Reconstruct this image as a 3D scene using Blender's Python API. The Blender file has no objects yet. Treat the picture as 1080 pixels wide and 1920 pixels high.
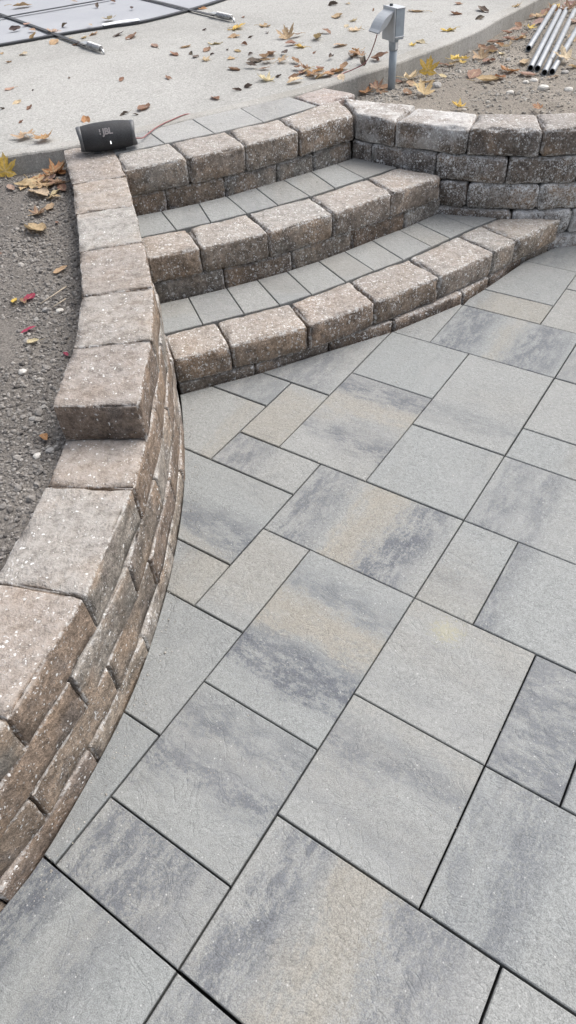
import bpy, bmesh, math, random
import numpy as np
from mathutils import Vector, Matrix, noise

random.seed(11)
scene = bpy.context.scene
COL = scene.collection
R = math.radians
S = 1.5          # camera height in metres; plan coordinates below are in camera heights

# ------------------------------------------------------------------ camera
cam_d = bpy.data.cameras.new('camera')
cam = bpy.data.objects.new('camera', cam_d)
COL.objects.link(cam)
right = Vector((0.99729947, -0.05306331, -0.05077461))
down = Vector((-0.07344232, -0.72056552, -0.68948644))
fwd = Vector((0.0, 0.69135346, -0.72251671))
m = Matrix((right, -down, -fwd)).transposed().to_4x4()
m.translation = Vector((0, 0, S))
cam.matrix_world = m
cam_d.sensor_fit = 'VERTICAL'
cam_d.sensor_height = 36.0
cam_d.sensor_width = 36.0
cam_d.lens = 1240.8 / 1920 * 36.0
cam_d.clip_start = 0.02
cam_d.clip_end = 500
scene.camera = cam

# ------------------------------------------------------------------ sky, sun, exposure
SUN_EL, SUN_AZ = 58.0, 62.0      # azimuth from +Y towards +X, in degrees
world = bpy.data.worlds.new('World')
scene.world = world
world.use_nodes = True
wn = world.node_tree
wn.nodes.clear()
sky = wn.nodes.new('ShaderNodeTexSky')
sky.sky_type = 'NISHITA'
sky.sun_disc = False
sky.sun_elevation = R(SUN_EL)
sky.sun_rotation = R(SUN_AZ)
sky.air_density = 1.0
sky.dust_density = 6.0
sky.ozone_density = 1.0
hs = wn.nodes.new('ShaderNodeHueSaturation')      # overcast: a paler, greyer sky
hs.inputs['Saturation'].default_value = 0.50
bg = wn.nodes.new('ShaderNodeBackground')
bg.inputs['Strength'].default_value = 0.15
wo = wn.nodes.new('ShaderNodeOutputWorld')
wn.links.new(sky.outputs[0], hs.inputs['Color'])
wn.links.new(hs.outputs[0], bg.inputs['Color'])
wn.links.new(bg.outputs[0], wo.inputs['Surface'])

sd = bpy.data.lights.new('sun', 'SUN')
sd.energy = 1.0
sd.angle = R(50)
sd.color = (1.0, 0.992, 0.98)
sun = bpy.data.objects.new('sun', sd)
COL.objects.link(sun)
d = Vector((math.sin(R(SUN_AZ)) * math.cos(R(SUN_EL)), math.cos(R(SUN_AZ)) * math.cos(R(SUN_EL)), math.sin(R(SUN_EL))))
sun.rotation_euler = d.to_track_quat('Z', 'Y').to_euler()
sun.location = d * 20

vs = scene.view_settings
vs.view_transform = 'Standard'
vs.look = 'None'
vs.gamma = 1.0
vs.use_curve_mapping = False
vs.exposure = 0.75

# ------------------------------------------------------------------ helpers
def tag(o, label=None, cat=None, group=None, kind=None):
    if label: o['label'] = label
    if cat: o['category'] = cat
    if group: o['group'] = group
    if kind: o['kind'] = kind
    return o

def link(name, me, mat=None, parent=None, loc=(0, 0, 0), rot=(0, 0, 0)):
    o = bpy.data.objects.new(name, me)
    COL.objects.link(o)
    o.location = loc
    o.rotation_euler = rot
    if mat is not None and me is not None and len(me.materials) == 0:
        me.materials.append(mat)
    if parent is not None:
        o.parent = parent
    return o

def empty(name, loc=(0, 0, 0), parent=None):
    o = bpy.data.objects.new(name, None)
    COL.objects.link(o)
    o.empty_display_size = 0.1
    o.location = loc
    if parent is not None:
        o.parent = parent
    return o

def mesh(name, verts, faces, smooth=False):
    me = bpy.data.meshes.new(name)
    me.from_pydata([tuple(v) for v in verts], [], [tuple(f) for f in faces])
    me.update()
    if smooth:
        me.polygons.foreach_set('use_smooth', [True] * len(me.polygons))
    return me

def catmull(pts, n=8):
    p = [Vector(q) for q in pts]
    p = [p[0] * 2 - p[1]] + p + [p[-1] * 2 - p[-2]]
    out = []
    for i in range(1, len(p) - 2):
        for k in range(n):
            t = k / n
            a, b, c, e = p[i - 1], p[i], p[i + 1], p[i + 2]
            out.append(0.5 * ((2 * b) + (c - a) * t + (2 * a - 5 * b + 4 * c - e) * t * t + (3 * b - a - 3 * c + e) * t ** 3))
    out.append(p[-2])
    return out

def tube(pts, r, seg=10, caps=True, radii=None):
    pts = [Vector(q) for q in pts]
    verts, faces = [], []
    up = Vector((0, 0, 1))
    prev = None
    for i, q in enumerate(pts):
        t = (pts[min(i + 1, len(pts) - 1)] - pts[max(i - 1, 0)]).normalized()
        if prev is None:
            a = t.cross(up)
            if a.length < 0.05: a = t.cross(Vector((1, 0, 0)))
            a.normalize()
        else:
            a = (prev - t * prev.dot(t)).normalized()
        prev = a
        b = t.cross(a)
        rr = radii[i] if radii else r
        for k in range(seg):
            an = 2 * math.pi * k / seg
            verts.append(q + (a * math.cos(an) + b * math.sin(an)) * rr)
    for i in range(len(pts) - 1):
        for k in range(seg):
            k2 = (k + 1) % seg
            faces.append((i * seg + k, i * seg + k2, (i + 1) * seg + k2, (i + 1) * seg + k))
    if caps:
        faces.append(tuple(reversed(range(seg))))
        faces.append(tuple(range((len(pts) - 1) * seg, len(pts) * seg)))
    return verts, faces

def lathe(prof, seg=32, axis='z'):
    verts, faces = [], []
    for (r, h) in prof:
        for k in range(seg):
            a = 2 * math.pi * k / seg
            if axis == 'z': verts.append((r * math.cos(a), r * math.sin(a), h))
            else: verts.append((h, r * math.cos(a), r * math.sin(a)))
    for i in range(len(prof) - 1):
        for k in range(seg):
            k2 = (k + 1) % seg
            faces.append((i * seg + k, i * seg + k2, (i + 1) * seg + k2, (i + 1) * seg + k))
    return verts, faces

def bevel_box(name, size, bev=0.003, segs=2, center=(0, 0, 0), rot=None):
    bm = bmesh.new()
    bmesh.ops.create_cube(bm, size=1.0)
    bmesh.ops.scale(bm, vec=size, verts=bm.verts)
    if bev > 0:
        bmesh.ops.bevel(bm, geom=bm.edges[:], offset=bev, segments=segs, affect='EDGES', profile=0.5)
    if rot is not None:
        bmesh.ops.rotate(bm, matrix=rot, verts=bm.verts)
    bmesh.ops.translate(bm, vec=center, verts=bm.verts)
    me = bpy.data.meshes.new(name)
    bm.to_mesh(me)
    bm.free()
    return me

# ------------------------------------------------------------------ material helpers
class NT:
    def __init__(self, name):
        self.mat = bpy.data.materials.new(name)
        self.mat.use_nodes = True
        self.t = self.mat.node_tree
        self.t.nodes.clear()
        self.out = self.t.nodes.new('ShaderNodeOutputMaterial')
        self.bsdf = self.t.nodes.new('ShaderNodeBsdfPrincipled')
        self.t.links.new(self.bsdf.outputs[0], self.out.inputs['Surface'])
    def n(self, kind, **kw):
        nd = self.t.nodes.new('ShaderNode' + kind)
        for k, v in kw.items(): setattr(nd, k, v)
        return nd
    def l(self, a, b): self.t.links.new(a, b)
    def set(self, sock, v):
        if hasattr(v, 'is_linked') or isinstance(v, bpy.types.NodeSocket): self.l(v, sock)
        else: sock.default_value = v
    def math(self, op, a, b=0.0, c=0.0, clamp=False):
        nd = self.n('Math', operation=op, use_clamp=clamp)
        self.set(nd.inputs[0], a); self.set(nd.inputs[1], b); self.set(nd.inputs[2], c)
        return nd.outputs[0]
    def vmath(self, op, a, b=None):
        nd = self.n('VectorMath', operation=op)
        self.set(nd.inputs[0], a)
        if b is not None:
            self.set(nd.inputs[3 if op == 'SCALE' else 1], b)
        return nd.outputs[0]
    def mix(self, f, a, b, mode='MIX'):
        nd = self.n('Mix', data_type='RGBA', blend_type=mode)
        self.set(nd.inputs[0], f); self.set(nd.inputs[6], a); self.set(nd.inputs[7], b)
        return nd.outputs[2]
    def noise(self, vec, scale, detail=4, rough=0.55, dist=0.0):
        nd = self.n('TexNoise')
        self.l(vec, nd.inputs['Vector'])
        nd.inputs['Scale'].default_value = scale
        nd.inputs['Detail'].default_value = detail
        nd.inputs['Roughness'].default_value = rough
        nd.inputs['Distortion'].default_value = dist
        return nd.outputs[0]
    def voro(self, vec, scale, feature='F1', out=0):
        nd = self.n('TexVoronoi', feature=feature)
        self.l(vec, nd.inputs['Vector'])
        nd.inputs['Scale'].default_value = scale
        return nd.outputs[out]
    def ramp(self, v, a, b, to0=0.0, to1=1.0, smooth=True):
        nd = self.n('MapRange', interpolation_type='SMOOTHSTEP' if smooth else 'LINEAR')
        self.set(nd.inputs[0], v)
        for i, q in zip((1, 2, 3, 4), (a, b, to0, to1)): self.set(nd.inputs[i], q)
        return nd.outputs[0]
    def obj_attr(self, name):
        return self.n('Attribute', attribute_type='OBJECT', attribute_name=name)
    def bump(self, h, strength, dist, prev=None):
        nd = self.n('Bump')
        nd.inputs['Strength'].default_value = strength
        nd.inputs['Distance'].default_value = dist
        self.l(h, nd.inputs['Height'])
        if prev is not None: self.l(prev, nd.inputs['Normal'])
        return nd.outputs[0]
    def coords(self, seeded=True):
        tc = self.n('TexCoord')
        v = tc.outputs['Object']
        self.plain = v
        if seeded:
            oi = self.n('ObjectInfo')
            self.oi = oi
            r = self.math('MULTIPLY', oi.outputs['Random'], 57.0)
            cmb = self.n('CombineXYZ')
            self.l(r, cmb.inputs[0]); self.l(self.math('MULTIPLY', r, 1.7), cmb.inputs[1]); self.l(self.math('MULTIPLY', r, 0.6), cmb.inputs[2])
            v = self.vmath('ADD', v, cmb.outputs[0])
        return v

def C(r, g, b): return (r, g, b, 1.0)

def plain_mat(name, col, rough=0.5, metal=0.0, var=0.12, scale=30, bump=0.0, emit=None):
    t = NT(name)
    v = t.coords()
    nz = t.noise(v, scale, 5, 0.6)
    f = t.ramp(nz, 0.3, 0.7, 1 - var, 1 + var)
    c = t.vmath('SCALE', C(*col)[:3], f)
    t.l(c, t.bsdf.inputs['Base Color'])
    t.bsdf.inputs['Roughness'].default_value = rough
    t.bsdf.inputs['Metallic'].default_value = metal
    if bump: t.l(t.bump(nz, 0.5, bump), t.bsdf.inputs['Normal'])
    if emit:
        t.bsdf.inputs['Emission Color'].default_value = C(*emit[0]); t.bsdf.inputs['Emission Strength'].default_value = emit[1]
    return t.mat

# ---- paving slabs: grey concrete with slate-dark and tan bands pressed across each slab
def make_paver_mat():
    t = NT('paving_slab')
    v = t.coords()
    sx = t.n('SeparateXYZ'); t.l(t.plain, sx.inputs[0])
    ax = t.obj_attr('band_axis').outputs['Fac']
    tt = t.math('ADD', t.math('MULTIPLY', sx.outputs[0], t.math('SUBTRACT', 1.0, ax)), t.math('MULTIPLY', sx.outputs[1], ax))
    ss = t.math('ADD', t.math('MULTIPLY', sx.outputs[1], t.math('SUBTRACT', 1.0, ax)), t.math('MULTIPLY', sx.outputs[0], ax))
    rnd = t.math('MULTIPLY', t.oi.outputs['Random'], 83.0)
    cv = t.n('CombineXYZ')
    t.l(t.math('ADD', tt, rnd), cv.inputs[0]); t.l(t.math('MULTIPLY', ss, 0.38), cv.inputs[1]); t.l(rnd, cv.inputs[2])
    sv = cv.outputs[0]
    big = t.noise(sv, 6.0, 3, 0.6, 0.3)
    mid = t.noise(sv, 34.0, 5, 0.75)
    fine = t.noise(v, 110.0, 4, 0.8)
    grit = t.noise(v, 420.0, 2, 0.6)
    wob = t.math('ADD', t.math('MULTIPLY', t.math('SUBTRACT', big, 0.5), 0.20), t.math('MULTIPLY', t.math('SUBTRACT', mid, 0.5), 0.16))
    wob = t.math('ADD', wob, t.math('MULTIPLY', t.math('SUBTRACT', fine, 0.5), 0.17))
    tt = t.math('ADD', tt, wob)
    def band(name):
        s = t.n('SeparateXYZ'); t.l(t.obj_attr(name).outputs['Vector'], s.inputs[0])
        dist = t.math('ABSOLUTE', t.math('SUBTRACT', tt, s.outputs[0]))
        k = t.ramp(t.math('SUBTRACT', s.outputs[1], dist), -0.04, 0.05)
        return t.math('MULTIPLY', k, s.outputs[2])
    dark = t.math('MAXIMUM', band('dark_one'), band('dark_two'))
    brk = t.ramp(t.math('ADD', t.math('MULTIPLY', mid, 0.55), t.math('MULTIPLY', fine, 0.45)), 0.43, 0.56, 0.12, 1.12)
    dark = t.math('MULTIPLY', dark, brk, clamp=True)
    # stray mottling everywhere
    mott = t.ramp(t.math('ADD', t.math('MULTIPLY', mid, 0.6), t.math('MULTIPLY', fine, 0.4)), 0.50, 0.62, 0.0, 0.42)
    mott = t.math('MULTIPLY', mott, t.ramp(big, 0.40, 0.66))
    dark = t.math('MAXIMUM', dark, mott)
    tan = t.math('MULTIPLY', band('tan_one'), t.ramp(mid, 0.25, 0.6, 0.40, 0.85))
    hue = t.oi.outputs['Random']
    base = t.mix(hue, C(0.214, 0.225, 0.222), C(0.236, 0.240, 0.231))
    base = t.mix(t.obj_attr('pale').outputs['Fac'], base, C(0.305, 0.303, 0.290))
    base = t.mix(t.math('MULTIPLY', t.ramp(big, 0.45, 0.75), 0.35), base, C(0.222, 0.218, 0.202))
    col = t.mix(tan, base, C(0.236, 0.218, 0.182))
    col = t.mix(dark, col, C(0.094, 0.101, 0.114))
    g = t.math('ADD', t.ramp(grit, 0.25, 0.75, 0.68, 1.30), t.ramp(fine, 0.3, 0.7, -0.16, 0.16))
    col = t.vmath('SCALE', col, g)
    dust = t.math('MULTIPLY', t.ramp(t.noise(v, 3.5, 4, 0.6), 0.48, 0.72), 0.22)
    col = t.mix(dust, col, C(0.285, 0.288, 0.282))
    sn = t.n('SeparateXYZ'); t.l(t.obj_attr('stain').outputs['Vector'], sn.inputs[0])
    ex = t.math('SUBTRACT', sx.outputs[0], sn.outputs[0]); ey = t.math('SUBTRACT', sx.outputs[1], sn.outputs[1])
    dd = t.math('SQRT', t.math('ADD', t.math('MULTIPLY', ex, ex), t.math('MULTIPLY', ey, ey)))
    dd = t.math('ADD', dd, t.math('MULTIPLY', t.math('SUBTRACT', fine, 0.5), 0.22))
    smk = t.math('MULTIPLY', t.ramp(dd, 0.012, 0.042, 1.0, 0.0), sn.outputs[2])
    col = t.mix(smk, col, C(0.33, 0.31, 0.20))
    vd = t.n('TexVoronoi'); t.l(v, vd.inputs['Vector']); vd.inputs['Scale'].default_value = 75.0
    rs = t.n('SeparateXYZ'); t.l(vd.outputs['Color'], rs.inputs[0])
    speck = t.math('MULTIPLY', t.ramp(vd.outputs['Distance'], 0.10, 0.16, 1.0, 0.0), t.math('GREATER_THAN', rs.outputs[0], 0.80))
    col = t.mix(t.math('MULTIPLY', speck, 0.55), col, C(0.48, 0.48, 0.47))
    pit = t.math('MULTIPLY', t.ramp(vd.outputs['Distance'], 0.08, 0.15, 1.0, 0.0), t.math('LESS_THAN', rs.outputs[0], 0.10))
    col = t.mix(t.math('MULTIPLY', pit, 0.5), col, C(0.05, 0.05, 0.05))
    t.l(col, t.bsdf.inputs['Base Color'])
    t.bsdf.inputs['Roughness'].default_value = 0.72
    t.bsdf.inputs['Specular IOR Level'].default_value = 0.35
    b = t.bump(grit, 0.35, 0.0012)
    rid = t.math('ABSOLUTE', t.math('SUBTRACT', t.noise(v, 9.0, 3, 0.6, 1.5), 0.5))
    b = t.bump(t.ramp(rid, 0.0, 0.03), 0.35, 0.0025, b)
    b = t.bump(t.noise(v, 22.0, 4, 0.7, 0.8), 0.6, 0.005, b)
    t.l(b, t.bsdf.inputs['Normal'])
    return t.mat

# ---- tumbled wall block
def make_block_mat():
    t = NT('tumbled_wall_block')
    v = t.coords()
    big = t.noise(v, 7.0, 4, 0.65, 0.4)
    mid = t.noise(v, 38.0, 4, 0.7)
    fine = t.noise(v, 120.0, 3, 0.7)
    grit = t.noise(v, 330.0, 2, 0.6)
    tint = t.oi.outputs['Color']
    col = t.mix(t.ramp(big, 0.40, 0.62), tint, t.vmath('SCALE', tint, 0.70))
    col = t.mix(t.math('MULTIPLY', t.ramp(t.noise(v, 13.0, 3, 0.65), 0.50, 0.66), 0.65), col, C(0.130, 0.112, 0.100))
    col = t.mix(t.math('MULTIPLY', t.ramp(t.noise(v, 5.0, 3, 0.5), 0.50, 0.66), 0.55), col, C(0.275, 0.200, 0.140))
    g = t.math('MULTIPLY', t.ramp(grit, 0.25, 0.75, 0.78, 1.24), t.ramp(mid, 0.3, 0.7, 0.66, 1.34))
    g = t.math('MULTIPLY', g, t.ramp(fine, 0.28, 0.72, 0.72, 1.28))
    col = t.vmath('SCALE', col, g)
    # cement dust on upward faces, with some sky brightness painted into the colour
    geo = t.n('NewGeometry')
    nz = t.n('SeparateXYZ'); t.l(geo.outputs['Normal'], nz.inputs[0])
    blend = t.math('ADD', t.math('MULTIPLY', mid, 0.5), t.math('ADD', t.math('MULTIPLY', big, 0.3), t.math('MULTIPLY', fine, 0.2)))
    dust = t.math('MULTIPLY', t.ramp(nz.outputs[2], 0.45, 0.95), t.ramp(blend, 0.36, 0.62, 0.30, 0.90))
    col = t.mix(dust, col, t.mix(0.32, C(0.368, 0.358, 0.342), t.vmath('SCALE', tint, 1.42)))
    # chipped arrises show paler aggregate
    edge = t.n('Attribute', attribute_name='edge').outputs['Fac']
    chip = t.math('MULTIPLY', edge, t.ramp(t.noise(v, 60.0, 3, 0.7), 0.46, 0.60, 0.0, 0.75))
    col = t.mix(chip, col, C(0.42, 0.41, 0.395))
    # lime bloom: short pale strokes and specks
    lime = t.obj_attr('lime').outputs['Fac']
    mp = t.n('Mapping'); t.l(v, mp.inputs['Vector'])
    mp.inputs['Rotation'].default_value = (0.4, 0.7, 0.5); mp.inputs['Scale'].default_value = (1.0, 2.6, 1.0)
    mp2 = t.n('Mapping'); t.l(v, mp2.inputs['Vector'])
    mp2.inputs['Rotation'].default_value = (1.1, -0.5, 1.9); mp2.inputs['Scale'].default_value = (2.8, 1.0, 1.0)
    st = t.math('MAXIMUM', t.noise(mp.outputs[0], 64.0, 2, 0.6, 1.6), t.noise(mp2.outputs[0], 58.0, 2, 0.6, 1.4))
    area = t.noise(v, 9.0, 3, 0.6)
    thr = t.math('SUBTRACT', 0.690, t.math('MULTIPLY', lime, 0.11))
    thr = t.math('ADD', thr, t.math('MULTIPLY', t.math('SUBTRACT', 0.52, area), 0.30))
    k1 = t.ramp(t.math('SUBTRACT', st, thr), 0.0, 0.035)
    dn = t.n('TexNoise'); t.l(v, dn.inputs['Vector']); dn.inputs['Scale'].default_value = 90.0; dn.inputs['Detail'].default_value = 2.0
    dv3 = t.vmath('ADD', v, t.vmath('SCALE', t.vmath('SUBTRACT', dn.outputs['Color'], (0.5, 0.5, 0.5)), 0.011))
    def specks(scale, r0, prob):
        vo = t.n('TexVoronoi'); t.l(dv3, vo.inputs['Vector']); vo.inputs['Scale'].default_value = scale
        cs = t.n('SeparateXYZ'); t.l(vo.outputs['Color'], cs.inputs[0])
        p = t.math('MULTIPLY', lime, t.math('ADD', prob, t.math('MULTIPLY', t.math('SUBTRACT', area, 0.5), prob * 4.0)))
        on = t.math('LESS_THAN', cs.outputs[0], p)
        rr = t.math('MULTIPLY', r0, t.math('ADD', 0.45, cs.outputs[1]))
        return t.math('MULTIPLY', on, t.ramp(t.math('SUBTRACT', rr, vo.outputs['Distance']), -0.03, 0.06))
    k2 = t.math('MAXIMUM', t.math('MULTIPLY', specks(72.0, 0.34, 0.40), t.ramp(lime, 0.25, 0.55)), specks(150.0, 0.36, 0.55))
    var = t.ramp(t.noise(v, 26.0, 2, 0.5), 0.35, 0.65, 0.45, 0.95)
    k = t.math('MULTIPLY', t.math('MAXIMUM', t.math('MULTIPLY', k1, 0.7), k2), var)
    wash = t.obj_attr('wash').outputs['Fac']
    bloom = t.math('MULTIPLY', t.ramp(t.math('ADD', area, t.math('MULTIPLY', fine, 0.35)), 0.56, 0.78), t.math('MULTIPLY', wash, 0.85), clamp=True)
    k = t.math('MAXIMUM', k, bloom)
    col = t.mix(k, col, C(0.66, 0.66, 0.65))
    t.l(col, t.bsdf.inputs['Base Color'])
    t.bsdf.inputs['Roughness'].default_value = 0.92
    t.bsdf.inputs['Specular IOR Level'].default_value = 0.2
    b = t.bump(fine, 0.8, 0.006)
    b = t.bump(grit, 0.6, 0.002, b)
    b = t.bump(mid, 0.6, 0.012, b)
    t.l(b, t.bsdf.inputs['Normal'])
    return t.mat

def make_concrete_mat(name, c0, c1, agg=1.0):
    t = NT(name)
    v = t.coords(False)
    big = t.noise(v, 1.1, 5, 0.6, 0.4)
    mid = t.noise(v, 7.0, 5, 0.65)
    fine = t.noise(v, 90.0, 4, 0.7)
    grit = t.noise(v, 330.0, 2, 0.6)
    col = t.mix(t.ramp(big, 0.35, 0.68), C(*c0), C(*c1))
    col = t.mix(t.math('MULTIPLY', t.ramp(mid, 0.52, 0.72), 0.25), col, C(c1[0] * 0.66, c1[1] * 0.65, c1[2] * 0.62))
    g = t.math('MULTIPLY', t.ramp(grit, 0.25, 0.75, 1 - 0.30 * agg, 1 + 0.26 * agg), t.ramp(fine, 0.28, 0.72, 1 - 0.22 * agg, 1 + 0.16 * agg))
    col = t.vmath('SCALE', col, g)
    vd = t.n('TexVoronoi'); t.l(v, vd.inputs['Vector']); vd.inputs['Scale'].default_value = 45.0
    rs = t.n('SeparateXYZ'); t.l(vd.outputs['Color'], rs.inputs[0])
    pit = t.math('MULTIPLY', t.ramp(vd.outputs['Distance'], 0.16, 0.30, 1.0, 0.0), t.math('LESS_THAN', rs.outputs[0], 0.22 * agg))
    col = t.mix(t.math('MULTIPLY', pit, 0.45), col, C(0.11, 0.105, 0.095))
    pal = t.math('MULTIPLY', t.ramp(vd.outputs['Distance'], 0.16, 0.30, 1.0, 0.0), t.math('GREATER_THAN', rs.outputs[0], 0.84))
    col = t.mix(t.math('MULTIPLY', pal, 0.45 * agg), col, C(0.58, 0.57, 0.54))
    t.l(col, t.bsdf.inputs['Base Color'])
    t.bsdf.inputs['Roughness'].default_value = 0.9
    t.bsdf.inputs['Specular IOR Level'].default_value = 0.2
    b = t.bump(fine, 0.5, 0.004)
    b = t.bump(grit, 0.4, 0.002, b)
    t.l(b, t.bsdf.inputs['Normal'])
    return t.mat

def make_soil_mat(name, c0, c1, c2):
    t = NT(name)
    v = t.coords(False)
    big = t.noise(v, 2.2, 4, 0.6, 0.3)
    mid = t.noise(v, 30.0, 5, 0.7)
    fine = t.noise(v, 140.0, 4, 0.75)
    col = t.mix(t.ramp(big, 0.38, 0.64), C(*c0), C(*c1))
    col = t.mix(t.math('MULTIPLY', t.ramp(mid, 0.52, 0.68), 0.6), col, C(*c2))
    col = t.vmath('SCALE', col, t.ramp(fine, 0.28, 0.72, 0.55, 1.42))
    t.l(col, t.bsdf.inputs['Base Color'])
    t.bsdf.inputs['Roughness'].default_value = 0.95
    t.bsdf.inputs['Specular IOR Level'].default_value = 0.15
    b = t.bump(fine, 0.9, 0.008)
    b = t.bump(mid, 0.7, 0.015, b)
    t.l(b, t.bsdf.inputs['Normal'])
    return t.mat

def make_pebble_mat(name, c0, c1):
    t = NT(name)
    v = t.coords(False)
    at = t.n('Attribute', attribute_name='shade').outputs['Fac']
    col = t.mix(at, C(*c0), C(*c1))
    col = t.vmath('SCALE', col, t.ramp(t.noise(v, 180.0, 3, 0.7), 0.3, 0.7, 0.75, 1.2))
    t.l(col, t.bsdf.inputs['Base Color'])
    t.bsdf.inputs['Roughness'].default_value = 0.9
    return t.mat

def make_leaf_mat():
    t = NT('dry_leaf')
    v = t.coords()
    col = t.oi.outputs['Color']
    blot = t.ramp(t.noise(v, 45.0, 4, 0.7), 0.50, 0.70)
    c = t.mix(t.math('MULTIPLY', blot, 0.5), col, t.vmath('SCALE', col, 0.45))
    uv = t.n('UVMap')
    s = t.n('SeparateXYZ'); t.l(uv.outputs[0], s.inputs[0])
    vein = t.ramp(s.outputs[1], 0.0, 0.10, 0.55, 0.0)
    c = t.mix(vein, c, C(0.46, 0.38, 0.24))
    c = t.vmath('SCALE', c, t.ramp(t.noise(v, 14.0, 3, 0.6), 0.3, 0.7, 0.78, 1.18))
    t.l(c, t.bsdf.inputs['Base Color'])
    t.bsdf.inputs['Roughness'].default_value = 0.65
    t.bsdf.inputs['Specular IOR Level'].default_value = 0.3
    tr = t.n('BsdfTranslucent'); t.l(c, tr.inputs['Color'])
    mx = t.n('MixShader'); mx.inputs[0].default_value = 0.25
    t.l(t.bsdf.outputs[0], mx.inputs[1]); t.l(tr.outputs[0], mx.inputs[2]); t.l(mx.outputs[0], t.out.inputs['Surface'])
    return t.mat

M_PAVER = make_paver_mat()
M_BLOCK = make_block_mat()
M_DRIVE = make_concrete_mat('driveway_concrete', (0.345, 0.342, 0.325), (0.298, 0.296, 0.280))
M_KERB = make_concrete_mat('kerb_concrete', (0.355, 0.348, 0.328), (0.265, 0.256, 0.232), 0.8)
M_SOIL_L = make_soil_mat('gritty_grey_soil', (0.150, 0.138, 0.126), (0.200, 0.184, 0.166), (0.085, 0.076, 0.069))
M_SOIL_R = make_soil_mat('dusty_tan_soil', (0.235, 0.212, 0.182), (0.285, 0.258, 0.222), (0.155, 0.137, 0.115))
M_SAND = make_soil_mat('joint_sand', (0.035, 0.034, 0.033), (0.03, 0.03, 0.03), (0.02, 0.02, 0.02))
M_PEB_L = make_pebble_mat('grey_gravel', (0.080, 0.073, 0.067), (0.34, 0.32, 0.295))
M_PEB_R = make_pebble_mat('tan_gravel', (0.13, 0.115, 0.098), (0.42, 0.40, 0.36))
M_LEAF = make_leaf_mat()

# ------------------------------------------------------------------ levels and plan curves (in camera heights)
Z1, Z2, Z3 = 0.100, 0.222, 0.348      # tops of the three steps; Z3 is also the wall cap and the kerb
CH = 0.077                            # height of one wall course
ZD = 0.338                            # driveway, a finger lower than its kerb
INNER = [(-0.47, 2.29), (-0.427, 2.131), (-0.376, 1.939), (-0.33, 1.73), (-0.286, 1.516), (-0.256, 1.40), (-0.239, 1.25), (-0.231, 1.15),
         (-0.227, 1.04), (-0.229, 0.95), (-0.234, 0.88), (-0.244, 0.777), (-0.267, 0.644), (-0.294, 0.54), (-0.330, 0.442), (-0.386, 0.317),
         (-0.429, 0.253), (-0.50, 0.16), (-0.61, 0.05), (-0.74, -0.06), (-0.9, -0.17)]
LW = catmull([(x, y, 0) for x, y in INNER], 8)                       # runs from the driveway towards the camera
LWy = np.array([p.y for p in LW][::-1]); LWx = np.array([p.x for p in LW][::-1])
def wall_x(y): return float(np.interp(y, LWy, LWx))
def lw_point(y):
    e = 0.004
    x = wall_x(y)
    t = Vector((wall_x(y + 0.03) - wall_x(y - 0.03), 0.06, 0)).normalized()
    n = Vector((-t.y, t.x, 0))                                       # towards the soil
    return Vector((x, y, 0)), n

RFRONT = [(0.300, 2.340), (0.412, 2.235), (0.512, 2.175), (0.612, 2.123), (0.712, 2.085), (0.812, 2.062), (0.902, 2.056), (1.02, 2.058), (1.22, 2.085), (1.42, 2.14), (1.62, 2.22)]
RW = catmull([(x, y, 0) for x, y in RFRONT], 8)
RWx = np.array([p.x for p in RW]); RWy = np.array([p.y for p in RW])
def rwall_y(x): return float(np.interp(x, RWx, RWy))
def rw_point(x):
    t = Vector((0.06, rwall_y(x + 0.03) - rwall_y(x - 0.03), 0)).normalized()
    return Vector((x, rwall_y(x), 0)), Vector((-t.y, t.x, 0))

S1BASE = [(-0.30, 1.383), (-0.255, 1.400), (-0.057, 1.464), (0.1475, 1.550), (0.326, 1.621), (0.55, 1.747), (0.66, 1.840), (0.815, 1.985), (0.925, 2.052), (1.02, 2.056), (1.22, 2.083), (1.62, 2.22), (2.6, 2.6)]
S1x = np.array([p[0] for p in S1BASE]); S1y = np.array([p[1] for p in S1BASE])

KERB_OUT = [(-6.0, 1.06), (-2.0, 1.92), (-0.78, 2.178), (-0.612, 2.214), (-0.47, 2.268), (-0.35, 2.328), (-0.233, 2.400), (-0.078, 2.476), (0.113, 2.579), (0.236, 2.664), (0.531, 2.912), (0.89, 3.263), (1.116, 3.561), (1.349, 3.851), (2.2, 4.95), (5.0, 8.4)]
KERB_IN = [(-6.0, 1.115), (-2.0, 1.975), (-0.793, 2.232), (-0.635, 2.266), (-0.49, 2.316), (-0.36, 2.380), (-0.240, 2.455), (-0.090, 2.535), (0.098, 2.645), (0.207, 2.724), (0.520, 2.990), (0.868, 3.345), (1.083, 3.62), (1.30, 3.90), (2.14, 4.99), (4.94, 8.44)]
KO = catmull([(x, y, 0) for x, y in KERB_OUT], 6)
KI = catmull([(x, y, 0) for x, y in KERB_IN], 6)
KOx = np.array([p.x for p in KO]); KOy = np.array([p.y for p in KO])
def kerb_y(x): return float(np.interp(x, KOx, KOy))

# ------------------------------------------------------------------ setting: ground, driveway, kerb, soil beds
g = link('ground', mesh('ground', [(-80, -80, -0.16), (80, -80, -0.16), (80, 80, -0.16), (-80, 80, -0.16)], [(0, 1, 2, 3)]), M_SOIL_R)
tag(g, kind='structure')

dv = [(p.x * S, p.y * S, ZD * S) for p in KI] + [(5.5 * S, 18 * S, ZD * S), (-20 * S, 18 * S, ZD * S), (-20 * S, 1.0 * S, ZD * S)]
dr = link('driveway', mesh('driveway', dv, [tuple(range(len(dv)))]), M_DRIVE)
tag(dr, 'pale weathered concrete driveway strewn with leaves', kind='structure')

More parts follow.
